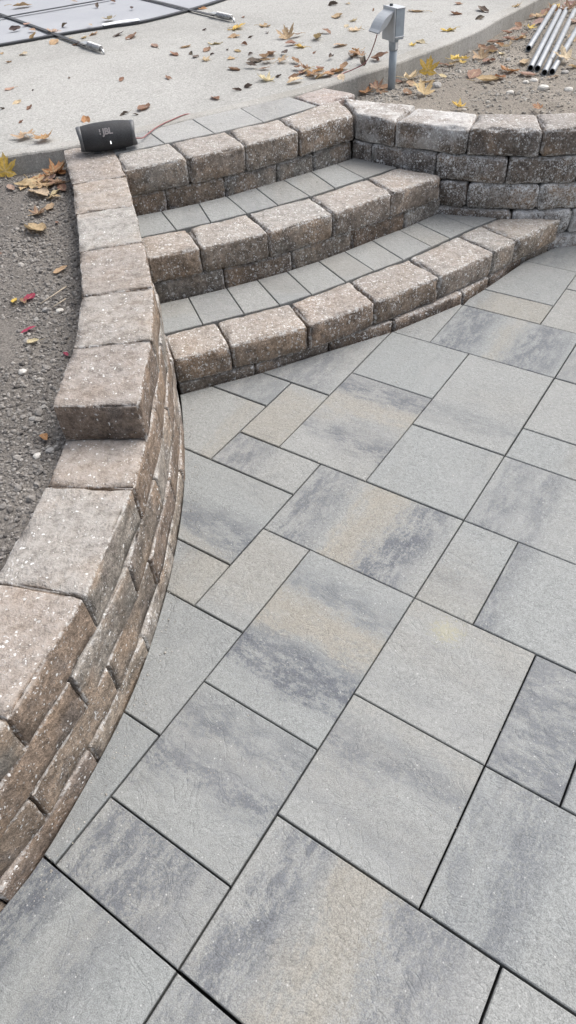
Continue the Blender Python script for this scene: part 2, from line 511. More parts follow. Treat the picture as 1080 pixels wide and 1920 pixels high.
def build_kerb():
    verts, faces = [], []
    n = len(KO)
    def cut(a, b, i):
        d = (b - a).normalized()
        j1 = 0.0035 * noise.noise(Vector((a.x * 23, a.y * 23, 1))) ; j2 = 0.004 * noise.noise(Vector((a.x * 60, a.y * 60, 4)))
        bv = 0.006
        z = Z3 + 0.0015 * noise.noise(Vector((a.x * 9, a.y * 9, 7)))
        o = a + d * (j1 * 0.5 + j2 * 0.3)
        return [(o.x, o.y, 0.16), (o.x, o.y, z - bv - abs(j2)), (o.x + d.x * bv * 0.5, o.y + d.y * bv * 0.5, z - bv * 0.35), (o.x + d.x * bv * 1.6, o.y + d.y * bv * 1.6, z),
                ((b - d * bv).x, (b - d * bv).y, z), (b.x, b.y, z - bv * 0.7), (b.x, b.y, 0.30)]
    sub = []
    for i in range(n - 1):
        L = (KO[i + 1] - KO[i]).length
        k = max(1, min(12, int(L / 0.012)))
        for q in range(k): sub.append((KO[i].lerp(KO[i + 1], q / k), KI[i].lerp(KI[i + 1], q / k)))
    sub.append((KO[-1], KI[-1]))
    for i, (a, b) in enumerate(sub):
        verts += [(x * S, y * S, z * S) for x, y, z in cut(a, b, i)]
    for i in range(len(sub) - 1):
        for k in range(6):
            faces.append((i * 7 + k, (i + 1) * 7 + k, (i + 1) * 7 + k + 1, i * 7 + k + 1))
    o = link('kerb', mesh('kerb', verts, faces), M_KERB)
    tag(o, 'long low concrete kerb edging the driveway', kind='structure')
    return o
build_kerb()

def soil_left_z(x, y):
    z = float(np.interp(y, [-0.5, 0.4, 0.85, 1.2, 1.6, 2.1, 2.4], [0.215, 0.225, 0.252, 0.268, 0.280, 0.292, 0.296]))
    p = Vector((x * S, y * S, 0))
    z += 0.006 * noise.noise(p * 4.0) + 0.0032 * noise.noise(p * 13.0) + 0.0018 * noise.noise(p * 42.0)
    return z
def soil_right_z(x, y):
    z = 0.327 + 0.010 * min(1.0, max(0.0, (x - 0.6) / 0.8)) * 0.4
    near = max(0.0, 1.0 - abs(kerb_y(x) - y) / 0.32)
    z -= 0.046 * near
    p = Vector((x * S, y * S, 3))
    z += 0.0045 * noise.noise(p * 4.0) + 0.0026 * noise.noise(p * 14.0) + 0.0013 * noise.noise(p * 45.0)
    return z

def grid_mesh(name, rows, mat):
    verts, faces = [], []
    w = len(rows[0])
    for r in rows: verts += r
    for i in range(len(rows) - 1):
        for k in range(w - 1):
            faces.append((i * w + k, i * w + k + 1, (i + 1) * w + k + 1, (i + 1) * w + k))
    return mesh(name, verts, faces, True)

ts = [0.0075 * i for i in range(70)] + [0.525 + 0.03 * i for i in range(12)] + [0.9, 1.2, 1.8, 3.0, 5.0]
ys = [-0.16, -0.05, 0.1, 0.25] + [0.4 + 0.0085 * i for i in range(225)]
rows = []
for y in ys:
    row = []
    for t in ts:
        x = wall_x(y) - 0.075 - t
        row.append((x * S, y * S, soil_left_z(x, y) * S))
    rows.append(row)
o = link('soil_bed', grid_mesh('soil_bed', rows, None), M_SOIL_L)
tag(o, 'gritty dark grey soil bed beside the curved wall', kind='structure')
xs = [0.215 + 0.0085 * i for i in range(150)] + [1.5 + 0.05 * i for i in range(20)] + [2.6, 3.2, 4.2, 5.2]
rows = []
for x in xs:
    lo = (rwall_y(x) if x < 1.6 else 2.22 + (x - 1.6) * 0.4) + 0.075
    if x < 0.34: lo = 2.54
    hi = kerb_y(x) + 0.012
    k = 70
    row = []
    for i in range(k + 1):
        f = i / k
        if hi - lo > 1.2: f = f ** 1.3
        y = lo + (hi - lo) * f
        row.append((x * S, y * S, soil_right_z(x, y) * S))
    rows.append(row)
o = link('soil_bed', grid_mesh('soil_bed', rows, None), M_SOIL_R)
tag(o, 'dusty tan soil bed behind the block wall', kind='structure')

# ------------------------------------------------------------------ patio
M0U, M0V, MOD, YAW = -0.24726, 0.02744, 0.11321, -0.63517
CY, SY = math.cos(YAW), math.sin(YAW)
def grid(u, v):
    a, b = M0U + MOD * u, M0V + MOD * v
    return CY * a - SY * b, SY * a + CY * b

bed = link('patio', mesh('patio', [(-1.0 * S, -0.9 * S, -0.05), (3.2 * S, -0.9 * S, -0.05), (3.2 * S, 2.5 * S, -0.05), (-1.0 * S, 2.5 * S, -0.05)], [(0, 1, 2, 3)]), M_SAND)
tag(bed, 'patio of large banded grey paving slabs', kind='structure')

GAP = 0.0028
def f_wall(p): return p[0] - wall_x(p[1]) - GAP
def f_step(p): return float(np.interp(p[0], S1x, S1y)) - GAP * 0.6 - p[1]
def clip(poly, f, curve, param):
    n = len(poly)
    dense = []
    for i in range(n):
        a, b = poly[i], poly[(i + 1) % n]
        dense.append((a[0], a[1], True))
        L = math.hypot(b[0] - a[0], b[1] - a[1])
        k = max(2, int(L / 0.012))
        for q in range(1, k):
            t = q / k
            dense.append((a[0] + (b[0] - a[0]) * t, a[1] + (b[1] - a[1]) * t, False))
    vals = [f(p) for p in dense]
    if min(vals) >= 0: return poly
    if max(vals) <= 0: return []
    N = len(dense)
    st = next(i for i in range(N) if vals[i] > 0 and vals[i - 1] <= 0)
    out, pend = [], None
    first = None
    for j in range(N + 1):
        i = (st + j) % N
        p, q = dense[i - 1], dense[i]
        a, b = vals[i - 1], vals[i]
        if a <= 0 < b or b <= 0 < a:
            t = a / (a - b)
            c = (p[0] + (q[0] - p[0]) * t, p[1] + (q[1] - p[1]) * t)
            if b > 0:
                if pend is not None:
                    m0, m1 = param(pend), param(c)
                    k = max(1, int(abs(m1 - m0) / 0.02))
                    out += [curve(m0 + (m1 - m0) * w / k) for w in range(1, k)]
                    pend = None
                if j == N: break
                out.append(c)
            else:
                out.append(c); pend = c
        elif j == N: break
        if j < N and b > 0 and q[2]: out.append((q[0], q[1]))
    return out
def clip_all(poly):
    poly = clip(poly, f_wall, lambda y: (wall_x(y) + GAP, y), lambda p: p[1])
    if poly: poly = clip(poly, f_step, lambda x: (x, float(np.interp(x, S1x, S1y)) - GAP * 0.6), lambda p: p[0])
    return poly

def inset(poly, w):
    n = len(poly); out = []
    for i in range(n):
        a, b, c = Vector(poly[i - 1]), Vector(poly[i]), Vector(poly[(i + 1) % n])
        d1, d2 = (b - a).normalized(), (c - b).normalized()
        n1, n2 = Vector((-d1.y, d1.x)), Vector((-d2.y, d2.x))
        k = n1 + n2
        k = k / max(0.35, k.dot(n1)) if k.length > 1e-5 else n1
        out.append(b + k * w)
    return out
def slab_mesh(poly, top=0.0, thick=0.055, bev=0.0022):
    ar = sum(poly[i - 1][0] * poly[i][1] - poly[i][0] * poly[i - 1][1] for i in range(len(poly)))
    if ar < 0: poly = poly[::-1]
    n = len(poly)
    ins = inset(poly, bev)
    v = [(p[0], p[1], top) for p in ins] + [(p[0], p[1], top - bev) for p in poly] + [(p[0], p[1], top - thick) for p in poly]
    f = [tuple(range(n))]
    for i in range(n):
        j = (i + 1) % n
        f.append((n + i, n + j, j, i)); f.append((2 * n + i, 2 * n + j, n + j, n + i))
    return mesh('paver', v, f)

# (u0, u1, v0, v1, band axis 0=u 1=v, dark (centre, half width, amount), dark, tan) as fractions of the slab
N0 = (0, 0, 0)
SLABS = [
    (0, 3, 0, 2, 0, (.20, .13, .75), (.78, .16, .70), (.46, .12, .8)),
    (2, 5, 2, 4, 0, (.10, .07, .60), (.28, .09, .65), (.9, .1, .1)),
    (0, 2, 2, 4, 1, (.74, .10, .70), (.28, .14, .30), (.95, .1, .3)),
    (-2, 0, 1, 3, 1, (.80, .16, .70), (.42, .14, .85), (.58, .04, .3)),
    (-2, 0, 0, 1, 0, (.45, .42, .80), (.95, .10, .4), N0),
    (-5, -2, 0, 2, 0, (.5, .9, .22), N0, N0),
    (-3, 0, -2, 0, 0, (.34, .12, 1.0), (.72, .05, .7), N0),
    (0, 2, -2, 0, 0, (.3, .3, .55), N0, (.7, .1, .3)),
    (2, 4, -2, 0, 1, (.5, .2, .5), N0, N0),
    (-2, 0, 3, 6, 1, (.30, .13, 1.0), (.80, .09, .60), (.56, .12, .95)),
    (0, 2, 4, 6, 1, (.20, .05, .35), N0, (.92, .12, .35)),
    (2, 3, 4, 6, 1, (.5, .6, .70), N0, N0),
    (3, 5, 4, 6, 1, (.2, .2, .5), N0, N0),
    (-5, -2, 2, 4, 0, (.5, .9, .18), N0, N0),
    (-3, -2, 4, 6, 1, (.1, .1, .2), N0, (.6, .4, .4)),
    (-5, -3, 4, 5, 0, (.55, .2, .35), N0, (.9, .3, .6)),
    (-6, -3, 5, 7, 1, (.30, .16, .75), N0, (.02, .08, .6)),
    (-5, -3, 7, 8, 0, (.25, .30, .65), N0, N0),
    (-3, 0, 6, 8, 0, (.17, .13, .75), (.80, .14, .90), (.50, .13, .95)),
    (0, 1, 6, 8, 1, (.35, .15, .35), N0, (.2, .3, .4)),
    (1, 3, 6, 8, 0, (.06, .10, .80), N0, N0),
    (-2, 0, 8, 10, 0, (.9, .06, .2), N0, N0),
    (0, 3, 8, 10, 0, (.12, .10, .65), (.34, .09, .65), N0),
    (-4, -2, 8, 11, 1, (.88, .13, .80), (.36, .11, .75), (.62, .12, .75)),
    (-5, -4, 8, 10, 1, N0, N0, (.4, .5, .65)),
    (-7, -5, 7, 9, 0, N0, N0, (.9, .15, .55)),
    (-8, -5, 9, 10, 0, (.8, .3, .45), N0, N0),
    (-7, -4, 10, 13, 0, (.70, .25, .60), N0, N0),
    (-2, 0, 10, 13, 1, (.24, .10, .40), N0, N0),
    (0, 2, 10, 11, 0, N0, N0, (.8, .2, .3)),
    (0, 2, 11, 13, 0, (.6, .1, .15), N0, N0),
    (-4, -2, 11, 13, 0, N0, N0, N0),
    (-3, 0, 13, 15, 0, (.18, .17, .80), (.78, .16, .75), (.50, .08, .65)),
    (-5, -3, 13, 15, 0, (.7, .3, .2), N0, N0),
    (-3, -1, 15, 16, 0, (.1, .2, .3), N0, (.6, .5, .7)),
    (-3, -1, 16, 18, 0, (.5, .8, .15), N0, N0),
    (-1, 1, 15, 17, 0, N0, N0, (.5, .6, .2)),
    (0, 2, 13, 15, 0, (.3, .3, .4), N0, N0),
    (-3, 0, 18, 20, 0, (.4, .2, .4), N0, N0),
    (-1, 1, 17, 18, 0, N0, N0, N0),
]
taken = set()
for s in SLABS:
    for u in range(s[0], s[1]):
        for w in range(s[2], s[3]): taken.add((u, w))
rng = random.Random(4)
for w in range(-7, 22):
    for u in range(-9, 13):
        if (u, w) in taken: continue
        x, y = grid(u + .5, w + .5)
        if y > 2.5 or y < -0.75 or x > 2.6 or x < -1.0: continue
        for (a, b) in ((2, 2), (2, 3), (3, 2), (2, 1), (1, 2), (1, 1)) if rng.random() < .7 else ((3, 2), (2, 2), (1, 2), (2, 1), (1, 1)):
            cells = [(u + i, w + j) for i in range(a) for j in range(b)]
            if not any(c in taken for c in cells): break
        taken.update(cells)
        SLABS.append((u, u + a, w, w + b, rng.randint(0, 1), (rng.uniform(.1, .4), .14, rng.uniform(0, .8)), (rng.uniform(.6, .9), .12, rng.uniform(0, .8)), (rng.uniform(.4, .6), .1, rng.uniform(0, .7))))
J = 0.0016                                       # half a joint, in camera heights
for (u0, u1, v0, v1, ax, d1, d2, tn) in SLABS:
    j = (J + rng.uniform(-0.0007, 0.0006)) / MOD
    poly = [grid(u0 + j, v0 + j), grid(u1 - j, v0 + j), grid(u1 - j, v1 - j), grid(u0 + j, v1 - j)]
    poly = clip_all(poly)
    if len(poly) < 3: continue
    A = abs(sum(poly[i - 1][0] * poly[i][1] - poly[i][0] * poly[i - 1][1] for i in range(len(poly)))) / 2
    if A < 0.0006: continue
    cx, cy = grid((u0 + u1) / 2, (v0 + v1) / 2)
    loc = []
    for p in poly:
        dx, dy = (p[0] - cx) * S, (p[1] - cy) * S
        loc.append((CY * dx + SY * dy, -SY * dx + CY * dy))
    o = link('paver', slab_mesh(loc), M_PAVER, bed, (cx * S, cy * S, rng.uniform(-0.0014, 0.0010)), (rng.uniform(-.0025, .0025), rng.uniform(-.0025, .0025), YAW))
    ln = ((u1 - u0) if ax == 0 else (v1 - v0)) * MOD * S
    o['band_axis'] = float(ax)
    if (u0, v0) == (0, 4): o['stain'] = [-0.05, 0.115, 0.45]
    for nm, b in (('dark_one', d1), ('dark_two', d2), ('tan_one', tn)):
        o[nm] = [(b[0] - 0.5) * ln, b[1] * ln, float(b[2])]

# ------------------------------------------------------------------ tumbled blocks
def block_mesh(quad, z0, z1, seed, rad=0.015, amp=0.0028, step=0.022):
    """quad: front-left, front-right, back-right, back-left in plan metres; returns mesh about its centre and that centre"""
    q = [Vector((p[0], p[1], 0)) for p in quad]
    L = max(0.02, ((q[1] - q[0]).length + (q[2] - q[3]).length) / 2)
    D = max(0.02, ((q[3] - q[0]).length + (q[2] - q[1]).length) / 2)
    H = z1 - z0
    h = Vector((L / 2, D / 2, H / 2))
    r = min(rad, 0.42 * min(L, D, H))
    def ax(hh):
        inner = 2 * (hh - r)
        k = max(1, int(inner / step))
        a = [-hh, -hh + 0.30 * r, -hh + 0.68 * r]
        a += [-hh + r + inner * i / k for i in range(k + 1)]
        a += [hh - 0.68 * r, hh - 0.30 * r, hh]
        return a
    X, Y, Zs = ax(h.x), ax(h.y), ax(h.z)
    nx, ny, nz = len(X), len(Y), len(Zs)
    idx, verts, faces, edge = {}, [], [], []
    so = Vector((seed * 3.1 % 50, seed * 7.7 % 50, seed * 1.3 % 50))
    c = (q[0] + q[1] + q[2] + q[3]) / 4
    c.z = (z0 + z1) / 2
    def vid(i, j, k):
        key = (i, j, k)
        if key in idx: return idx[key]
        p = Vector((X[i], Y[j], Zs[k]))
        pin = Vector((max(-h.x + r, min(h.x - r, p.x)), max(-h.y + r, min(h.y - r, p.y)), max(-h.z + r, min(h.z - r, p.z))))
        d = p - pin
        cnt = sum(1 for e in d if abs(e) > 1e-6)
        if d.length > 1e-9: d.normalize()
        w = p + so
        dsp = amp * noise.noise(w * 9) + amp * 0.7 * noise.noise(w * 28) + amp * 0.35 * noise.noise(w * 70)
        if cnt >= 2:
            dsp -= max(0.0, noise.noise(w * 17) - 0.05) * 0.018 + max(0.0, noise.noise(w * 50)) * 0.007
        p = pin + d * (r + dsp)
        fx, fy = (p.x + h.x) / L, (p.y + h.y) / D
        a = q[0] + (q[1] - q[0]) * fx
        b = q[3] + (q[2] - q[3]) * fx
        pp = a + (b - a) * fy
        idx[key] = len(verts)
        edge.append(1.0 if cnt >= 2 else 0.0)
        verts.append((pp.x - c.x, pp.y - c.y, p.z))
        return idx[key]
    for i in range(nx - 1):
        for j in range(ny - 1):
            faces.append((vid(i, j, nz - 1), vid(i + 1, j, nz - 1), vid(i + 1, j + 1, nz - 1), vid(i, j + 1, nz - 1)))
            faces.append((vid(i, j + 1, 0), vid(i + 1, j + 1, 0), vid(i + 1, j, 0), vid(i, j, 0)))
    for i in range(nx - 1):
        for k in range(nz - 1):
            faces.append((vid(i, 0, k), vid(i + 1, 0, k), vid(i + 1, 0, k + 1), vid(i, 0, k + 1)))
            faces.append((vid(i, ny - 1, k + 1), vid(i + 1, ny - 1, k + 1), vid(i + 1, ny - 1, k), vid(i, ny - 1, k)))
    for j in range(ny - 1):
        for k in range(nz - 1):
            faces.append((vid(0, j, k + 1), vid(0, j + 1, k + 1), vid(0, j + 1, k), vid(0, j, k)))
            faces.append((vid(nx - 1, j, k), vid(nx - 1, j + 1, k), vid(nx - 1, j + 1, k + 1), vid(nx - 1, j, k + 1)))
    me = mesh('block', verts, faces, True)
    at = me.attributes.new('edge', 'FLOAT', 'POINT')
    at.data.foreach_set('value', edge)
    return me, c

TINTS = [(0.236, 0.200, 0.168), (0.250, 0.200, 0.156), (0.205, 0.158, 0.122), (0.246, 0.222, 0.194), (0.196, 0.154, 0.124), (0.268, 0.228, 0.186), (0.222, 0.176, 0.137), (0.238, 0.222, 0.198), (0.220, 0.186, 0.154)]
DARKER = [(0.176, 0.148, 0.124), (0.155, 0.130, 0.110), (0.200, 0.174, 0.148), (0.168, 0.146, 0.128), (0.210, 0.178, 0.145)]
bseed = [0]
def add_block(parent, quad_h, z0h, z1h, lime=0.3, gap=0.0013, tint=None, rad=0.012, amp=0.0036, wash=0.0):
    bseed[0] += 1
    sd_ = bseed[0]
    rg = random.Random(sd_)
    q = [Vector((p[0], p[1], 0)) for p in quad_h]
    e = (q[1] - q[0]).normalized() * gap; e2 = (q[2] - q[3]).normalized() * gap
    q = [q[0] + e, q[1] - e, q[2] - e2, q[3] + e2]
    me, c = block_mesh([(p.x * S, p.y * S) for p in q], z0h * S + 0.0018, z1h * S - 0.0010, sd_, rad, amp)
    o = link('block', me, M_BLOCK, parent, c)
    o.rotation_euler = (rg.uniform(-.008, .008), rg.uniform(-.008, .008), rg.uniform(-.010, .010))
    t = tint if tint else rg.choice(TINTS)
    k = rg.uniform(0.90, 1.10)
    o.color = (t[0] * k, t[1] * k, t[2] * k, 1)
    o['lime'] = float(lime)
    o['wash'] = float(wash)
    return o

# ---- long curved wall
TH = 0.146
lw = empty('retaining_wall')
tag(lw, 'curved tumbled block wall stepping down one course beside the dark soil bed', 'wall', 'tumbled block retaining walls')
def lw_course(ys, z0, z1, lime, depth=TH, setback=0.0, rad=0.0065):
    for a, b in zip(ys[:-1], ys[1:]):
        pa, na = lw_point(a); pb, nb = lw_point(b)
        # front faces the patio: seen from the patio the block runs from far (a) on the right-hand side to near (b)
        j = 0.0035 * (random.random() - 0.5)
        fa, fb = pa + na * (setback + j), pb + nb * (setback + j)
        add_block(lw, [fb, fa, pa + na * depth, pb + nb * depth], z0, z1, lime, rad=rad, gap=0.0010, amp=0.0042)
lw_course([2.235, 1.940, 1.735, 1.518, 1.290, 1.088, 0.893], Z3 - CH, Z3, 0.20)
lw_course([2.24, 2.04, 1.84, 1.64, 1.42, 1.20, 0.985, 0.775, 0.562, 0.385, 0.20, 0.03, -0.13], Z3 - 2 * CH, Z3 - CH, 0.20, setback=0.001)
lw_course([2.24, 2.14, 1.93, 1.72, 1.51, 1.30, 1.09, 0.88, 0.677, 0.480, 0.29, 0.10, -0.10], Z3 - 3 * CH, Z3 - 2 * CH, 0.22, setback=-0.0005)
lw_course([2.0, 1.8, 1.60, 1.38, 1.17, 0.96, 0.753, 0.545, 0.353, 0.17, 0.0, -0.13], Z3 - 4 * CH, Z3 - 3 * CH, 0.25, setback=-0.0015)
lw_course([1.6, 1.49, 1.28, 1.07, 0.86, 0.648, 0.452, 0.26, 0.08, -0.12], Z3 - 5 * CH, Z3 - 4 * CH, 0.30, setback=-0.003)

# ---- wall behind the steps
rw = empty('retaining_wall')
tag(rw, 'block wall with white lime stains at the end of the steps', 'wall', 'tumbled block retaining walls')
def rw_course(xs_, z0, z1, lime, setback=0.0, depth=TH, wash=(0,)):
    for i, (a, b) in enumerate(zip(xs_[:-1], xs_[1:])):
        pa, na = rw_point(a); pb, nb = rw_point(b)
        add_block(rw, [pa + na * setback, pb + nb * setback, pb + nb * depth, pa + na * depth], z0, z1, lime[min(i, len(lime) - 1)], tint=random.choice(DARKER), wash=wash[min(i, len(wash) - 1)], rad=0.016, gap=0.0008)
add_block(rw, [(0.306, 2.338), (0.412, 2.237), (0.505, 2.380), (0.283, 2.512)], Z3 - CH, Z3, 0.85, wash=0.45, tint=DARKER[0])
add_block(rw, [(0.204, 2.459), (0.334, 2.552), (0.236, 2.656), (0.116, 2.570)], Z3 - CH, Z3, 0.45, tint=(0.30, 0.235, 0.205))
rw_course([0.412, 0.612, 0.814, 1.02, 1.23, 1.44], Z3 - CH, Z3, [1.0, 0.5, 0.4, 0.4], wash=(0.45, 0.05, 0))
rw_course([0.295, 0.350, 0.533, 0.732, 0.94, 1.15, 1.36, 1.5], Z3 - 2 * CH, Z3 - CH, [0.5, 0.9, 0.85, 0.85, 0.8], setback=-0.001, wash=(0, .15, 0))
rw_course([0.40, 0.545, 0.630, 0.838, 1.05, 1.26, 1.46], Z3 - 3 * CH, Z3 - 2 * CH, [0.7, 0.8, 1.2, 1.6, 1.2], setback=-0.002, wash=(0, 0, 0, .1, 0))
rw_course([0.55, 0.77, 0.955, 1.16, 1.36, 1.5], Z3 - 4 * CH, Z3 - 3 * CH, [1.0, 1.7, 2.3, 2.0], setback=-0.003, wash=(0, .1, .3, .1))
rw_course([0.70, 0.88, 1.08, 1.28, 1.5], Z3 - 5 * CH, Z3 - 4 * CH, [1.5, 1.7, 1.6], setback=-0.005, wash=(.1, .2, .1))

# ---- steps
st = empty('garden_steps')
tag(st, 'three curved block steps with grey paved treads', 'steps')
def row(parent, F, B, z0, z1, lime=0.4, depth=None, limes=None, **kw):
    for i in range(len(F) - 1):
        if B is None:
            f0, f1 = Vector((*F[i], 0)), Vector((*F[i + 1], 0))
            n0 = (f1 - f0).normalized(); n = Vector((-n0.y, n0.x, 0)) * depth
            b0, b1 = f0 + n, f1 + n
        else: f0, f1, b0, b1 = F[i], F[i + 1], B[i], B[i + 1]
        add_block(parent, [f0, f1, b1, b0], z0, z1, limes[i] if limes else lime, **kw)
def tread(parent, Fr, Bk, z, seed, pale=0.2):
    rg = random.Random(seed)
    for i in range(len(Fr) - 1):
        poly = [Vector(Fr[i]), Vector(Fr[i + 1]), Vector(Bk[i + 1]), Vector(Bk[i])]
        e = (poly[1] - poly[0]).normalized() * 0.0013; e2 = (poly[2] - poly[3]).normalized() * 0.0013
        poly = [poly[0] + e, poly[1] - e, poly[2] - e2, poly[3] + e2]
        c = (poly[0] + poly[1] + poly[2] + poly[3]) / 4
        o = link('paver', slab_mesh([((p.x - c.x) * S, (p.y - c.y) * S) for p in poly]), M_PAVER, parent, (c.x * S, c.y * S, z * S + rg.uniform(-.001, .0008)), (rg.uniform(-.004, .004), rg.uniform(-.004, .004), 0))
        o['band_axis'] = float(rg.randint(0, 1))
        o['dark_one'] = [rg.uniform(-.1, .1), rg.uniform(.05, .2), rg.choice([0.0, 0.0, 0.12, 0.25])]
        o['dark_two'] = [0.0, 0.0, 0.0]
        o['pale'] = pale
        o['tan_one'] = [rg.uniform(-.1, .1), 0.1, rg.choice([0.0, 0.0, 0.15, 0.35])]

s1 = empty('step', parent=st); s1['label'] = 'lowest and widest block step'
s2 = empty('step', parent=st); s2['label'] = 'middle block step'
s3 = empty('step', parent=st); s3['label'] = 'top block step level with the driveway'
F1 = [(-0.2545, 1.401), (-0.113, 1.450), (0.088, 1.514), (0.274, 1.611), (0.471, 1.725), (0.655, 1.848), (0.742, 1.912), (0.920, 2.035)]
B1 = [(-0.287, 1.527), (-0.152, 1.572), (0.046, 1.640), (0.220, 1.737), (0.404, 1.845), (0.576, 1.971), (0.660, 2.030), (0.728, 2.072)]
row(s1, F1, B1, 0.023, Z1, 0.45, rad=0.014)
row(s1, [(-0.2535, 1.411), (-0.057, 1.475), (0.146, 1.561), (0.333, 1.636), (0.557, 1.763), (0.657, 1.851), (0.797, 1.983), (0.90, 2.044)], None, -0.054, 0.023, 0.5, depth=0.11, amp=0.002)
T1B = [(-0.320, 1.688), (-0.232, 1.713), (-0.126, 1.751), (-0.039, 1.786), (0.048, 1.823), (0.144, 1.872), (0.226, 1.922), (0.317, 1.982), (0.41, 2.040), (0.475, 2.086), (0.552, 2.142), (0.60, 2.124)]
T1F = [(-0.289, 1.533), (-0.187, 1.567), (-0.078, 1.605), (0.018, 1.638), (0.108, 1.681), (0.208, 1.737), (0.295, 1.790), (0.388, 1.843), (0.485, 1.913), (0.55, 1.960), (0.637, 2.022), (0.726, 2.078)]
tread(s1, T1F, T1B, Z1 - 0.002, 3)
F2 = [(-0.3235, 1.704), (-0.182, 1.745), (0.004, 1.808), (0.191, 1.903), (0.377, 2.016), (0.552, 2.126)]
B2 = [(-0.3525, 1.836), (-0.223, 1.872), (-0.052, 1.945), (0.132, 2.032), (0.321, 2.147), (0.428, 2.214)]
row(s2, F2, B2, Z2 - CH, Z2, 0.45, rad=0.013)
row(s2, [(-0.324, 1.717), (-0.128, 1.772), (0.066, 1.848), (0.252, 1.956), (0.432, 2.069), (0.563, 2.154)], None, Z2 - 2 * CH, Z2 - CH, 0.5, depth=0.11, amp=0.002)
T2B = [(-0.386, 1.988), (-0.308, 2.010), (-0.199, 2.049), (-0.115, 2.086), (-0.025, 2.136), (0.063, 2.186), (0.154, 2.238), (0.240, 2.290), (0.304, 2.334)]
T2F = [(-0.354, 1.845), (-0.255, 1.873), (-0.159, 1.908), (-0.056, 1.952), (0.036, 1.994), (0.133, 2.041), (0.214, 2.091), (0.311, 2.151), (0.424, 2.222)]
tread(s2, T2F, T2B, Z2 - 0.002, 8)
F3 = [(-0.3895, 1.991), (-0.214, 2.050), (-0.046, 2.118), (0.117, 2.211), (0.302, 2.334)]
B3 = [(-0.428, 2.128), (-0.270, 2.190), (-0.102, 2.261), (0.061, 2.344), (0.268, 2.503)]
row(s3, F3, B3, Z3 - CH, Z3, 0.42, limes=[0.35, 0.35, 0.45, 0.6])
row(s3, [(-0.390, 2.004), (-0.289, 2.039), (-0.117, 2.101), (0.045, 2.181), (0.165, 2.255), (0.298, 2.346)], None, Z3 - 2 * CH, Z3 - CH, 0.5, depth=0.11, amp=0.002)
T3F = [(-0.432, 2.134), (-0.288, 2.190), (-0.140, 2.250), (0.012, 2.326), (0.192, 2.450)]
T3B = [(-0.480, 2.262), (-0.352, 2.322), (-0.215, 2.406), (-0.058, 2.484), (0.108, 2.572)]
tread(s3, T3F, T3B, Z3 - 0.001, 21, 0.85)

def rebase(root, loc):
    loc = Vector(loc)
    root.location = loc
    for ch in [o for o in COL.objects if o.parent is root]: ch.location = Vector(ch.location) - loc
rebase(lw, (-0.30 * S, 1.0 * S, 0)); rebase(rw, (0.8 * S, 2.1 * S, 0)); rebase(st, (0.1 * S, 1.8 * S, 0))

# ------------------------------------------------------------------ loudspeaker
M_CLOTH = None
def make_cloth():
    t = NT('black_speaker_fabric')
    v = t.coords(False)
    w = t.voro(v, 420.0)
    n = t.noise(v, 9.0, 3, 0.6)
    col = t.mix(t.ramp(n, 0.35, 0.7), C(0.026, 0.027, 0.030), C(0.044, 0.046, 0.050))
    t.l(t.vmath('SCALE', col, t.ramp(w, 0.1, 0.7, 1.25, 0.6)), t.bsdf.inputs['Base Color'])
    t.bsdf.inputs['Roughness'].default_value = 0.75
    t.l(t.bump(w, 0.5, 0.0012), t.bsdf.inputs['Normal'])
    return t.mat
M_CLOTH = make_cloth()
M_RUBBER = plain_mat('dark_rubber', (0.035, 0.036, 0.038), 0.5, 0, 0.2, 60)
M_RIM = plain_mat('grey_rim_plastic', (0.085, 0.088, 0.092), 0.45, 0, 0.15, 60)
M_LOGO = plain_mat('grey_logo_print', (0.19, 0.175, 0.175), 0.4, 0, 0.1, 200)
M_LED = plain_mat('white_led', (0.8, 0.8, 0.8), 0.4, 0, 0.02, 50, emit=((1, 1, 1), 0.8))

SPL, SPR = 0.252, 0.056
spk_c = Vector((-0.447 * S, 2.160 * S, Z3 * S + SPR * 1.0))
spk = empty('loudspeaker', (spk_c.x, spk_c.y, Z3 * S))
tag(spk, 'black barrel shaped portable loudspeaker sitting on the wall corner by the top step', 'loudspeaker')
SAX = math.atan2(0.031, 0.159)
def spk_part(name, me, mat, parent=spk):
    o = link(name, me, mat, parent, (0, 0, SPR + 0.0015) if parent is spk else (0, 0, 0), (0, 0, SAX) if parent is spk else (0, 0, 0))
    return o
hl = SPL / 2
prof = [(SPR * 0.74, -hl + 0.012)] + [(SPR * (1.0 - 0.16 * abs(t) ** 2.4 - (0.05 if abs(t) > 0.97 else 0)), t * (hl - 0.012)) for t in [k / 12 for k in range(-12, 13)]] + [(SPR * 0.74, hl - 0.012)]
vv, ff = lathe(prof, 48, 'x')
body = spk_part('body', mesh('body', vv, ff, True), M_CLOTH)
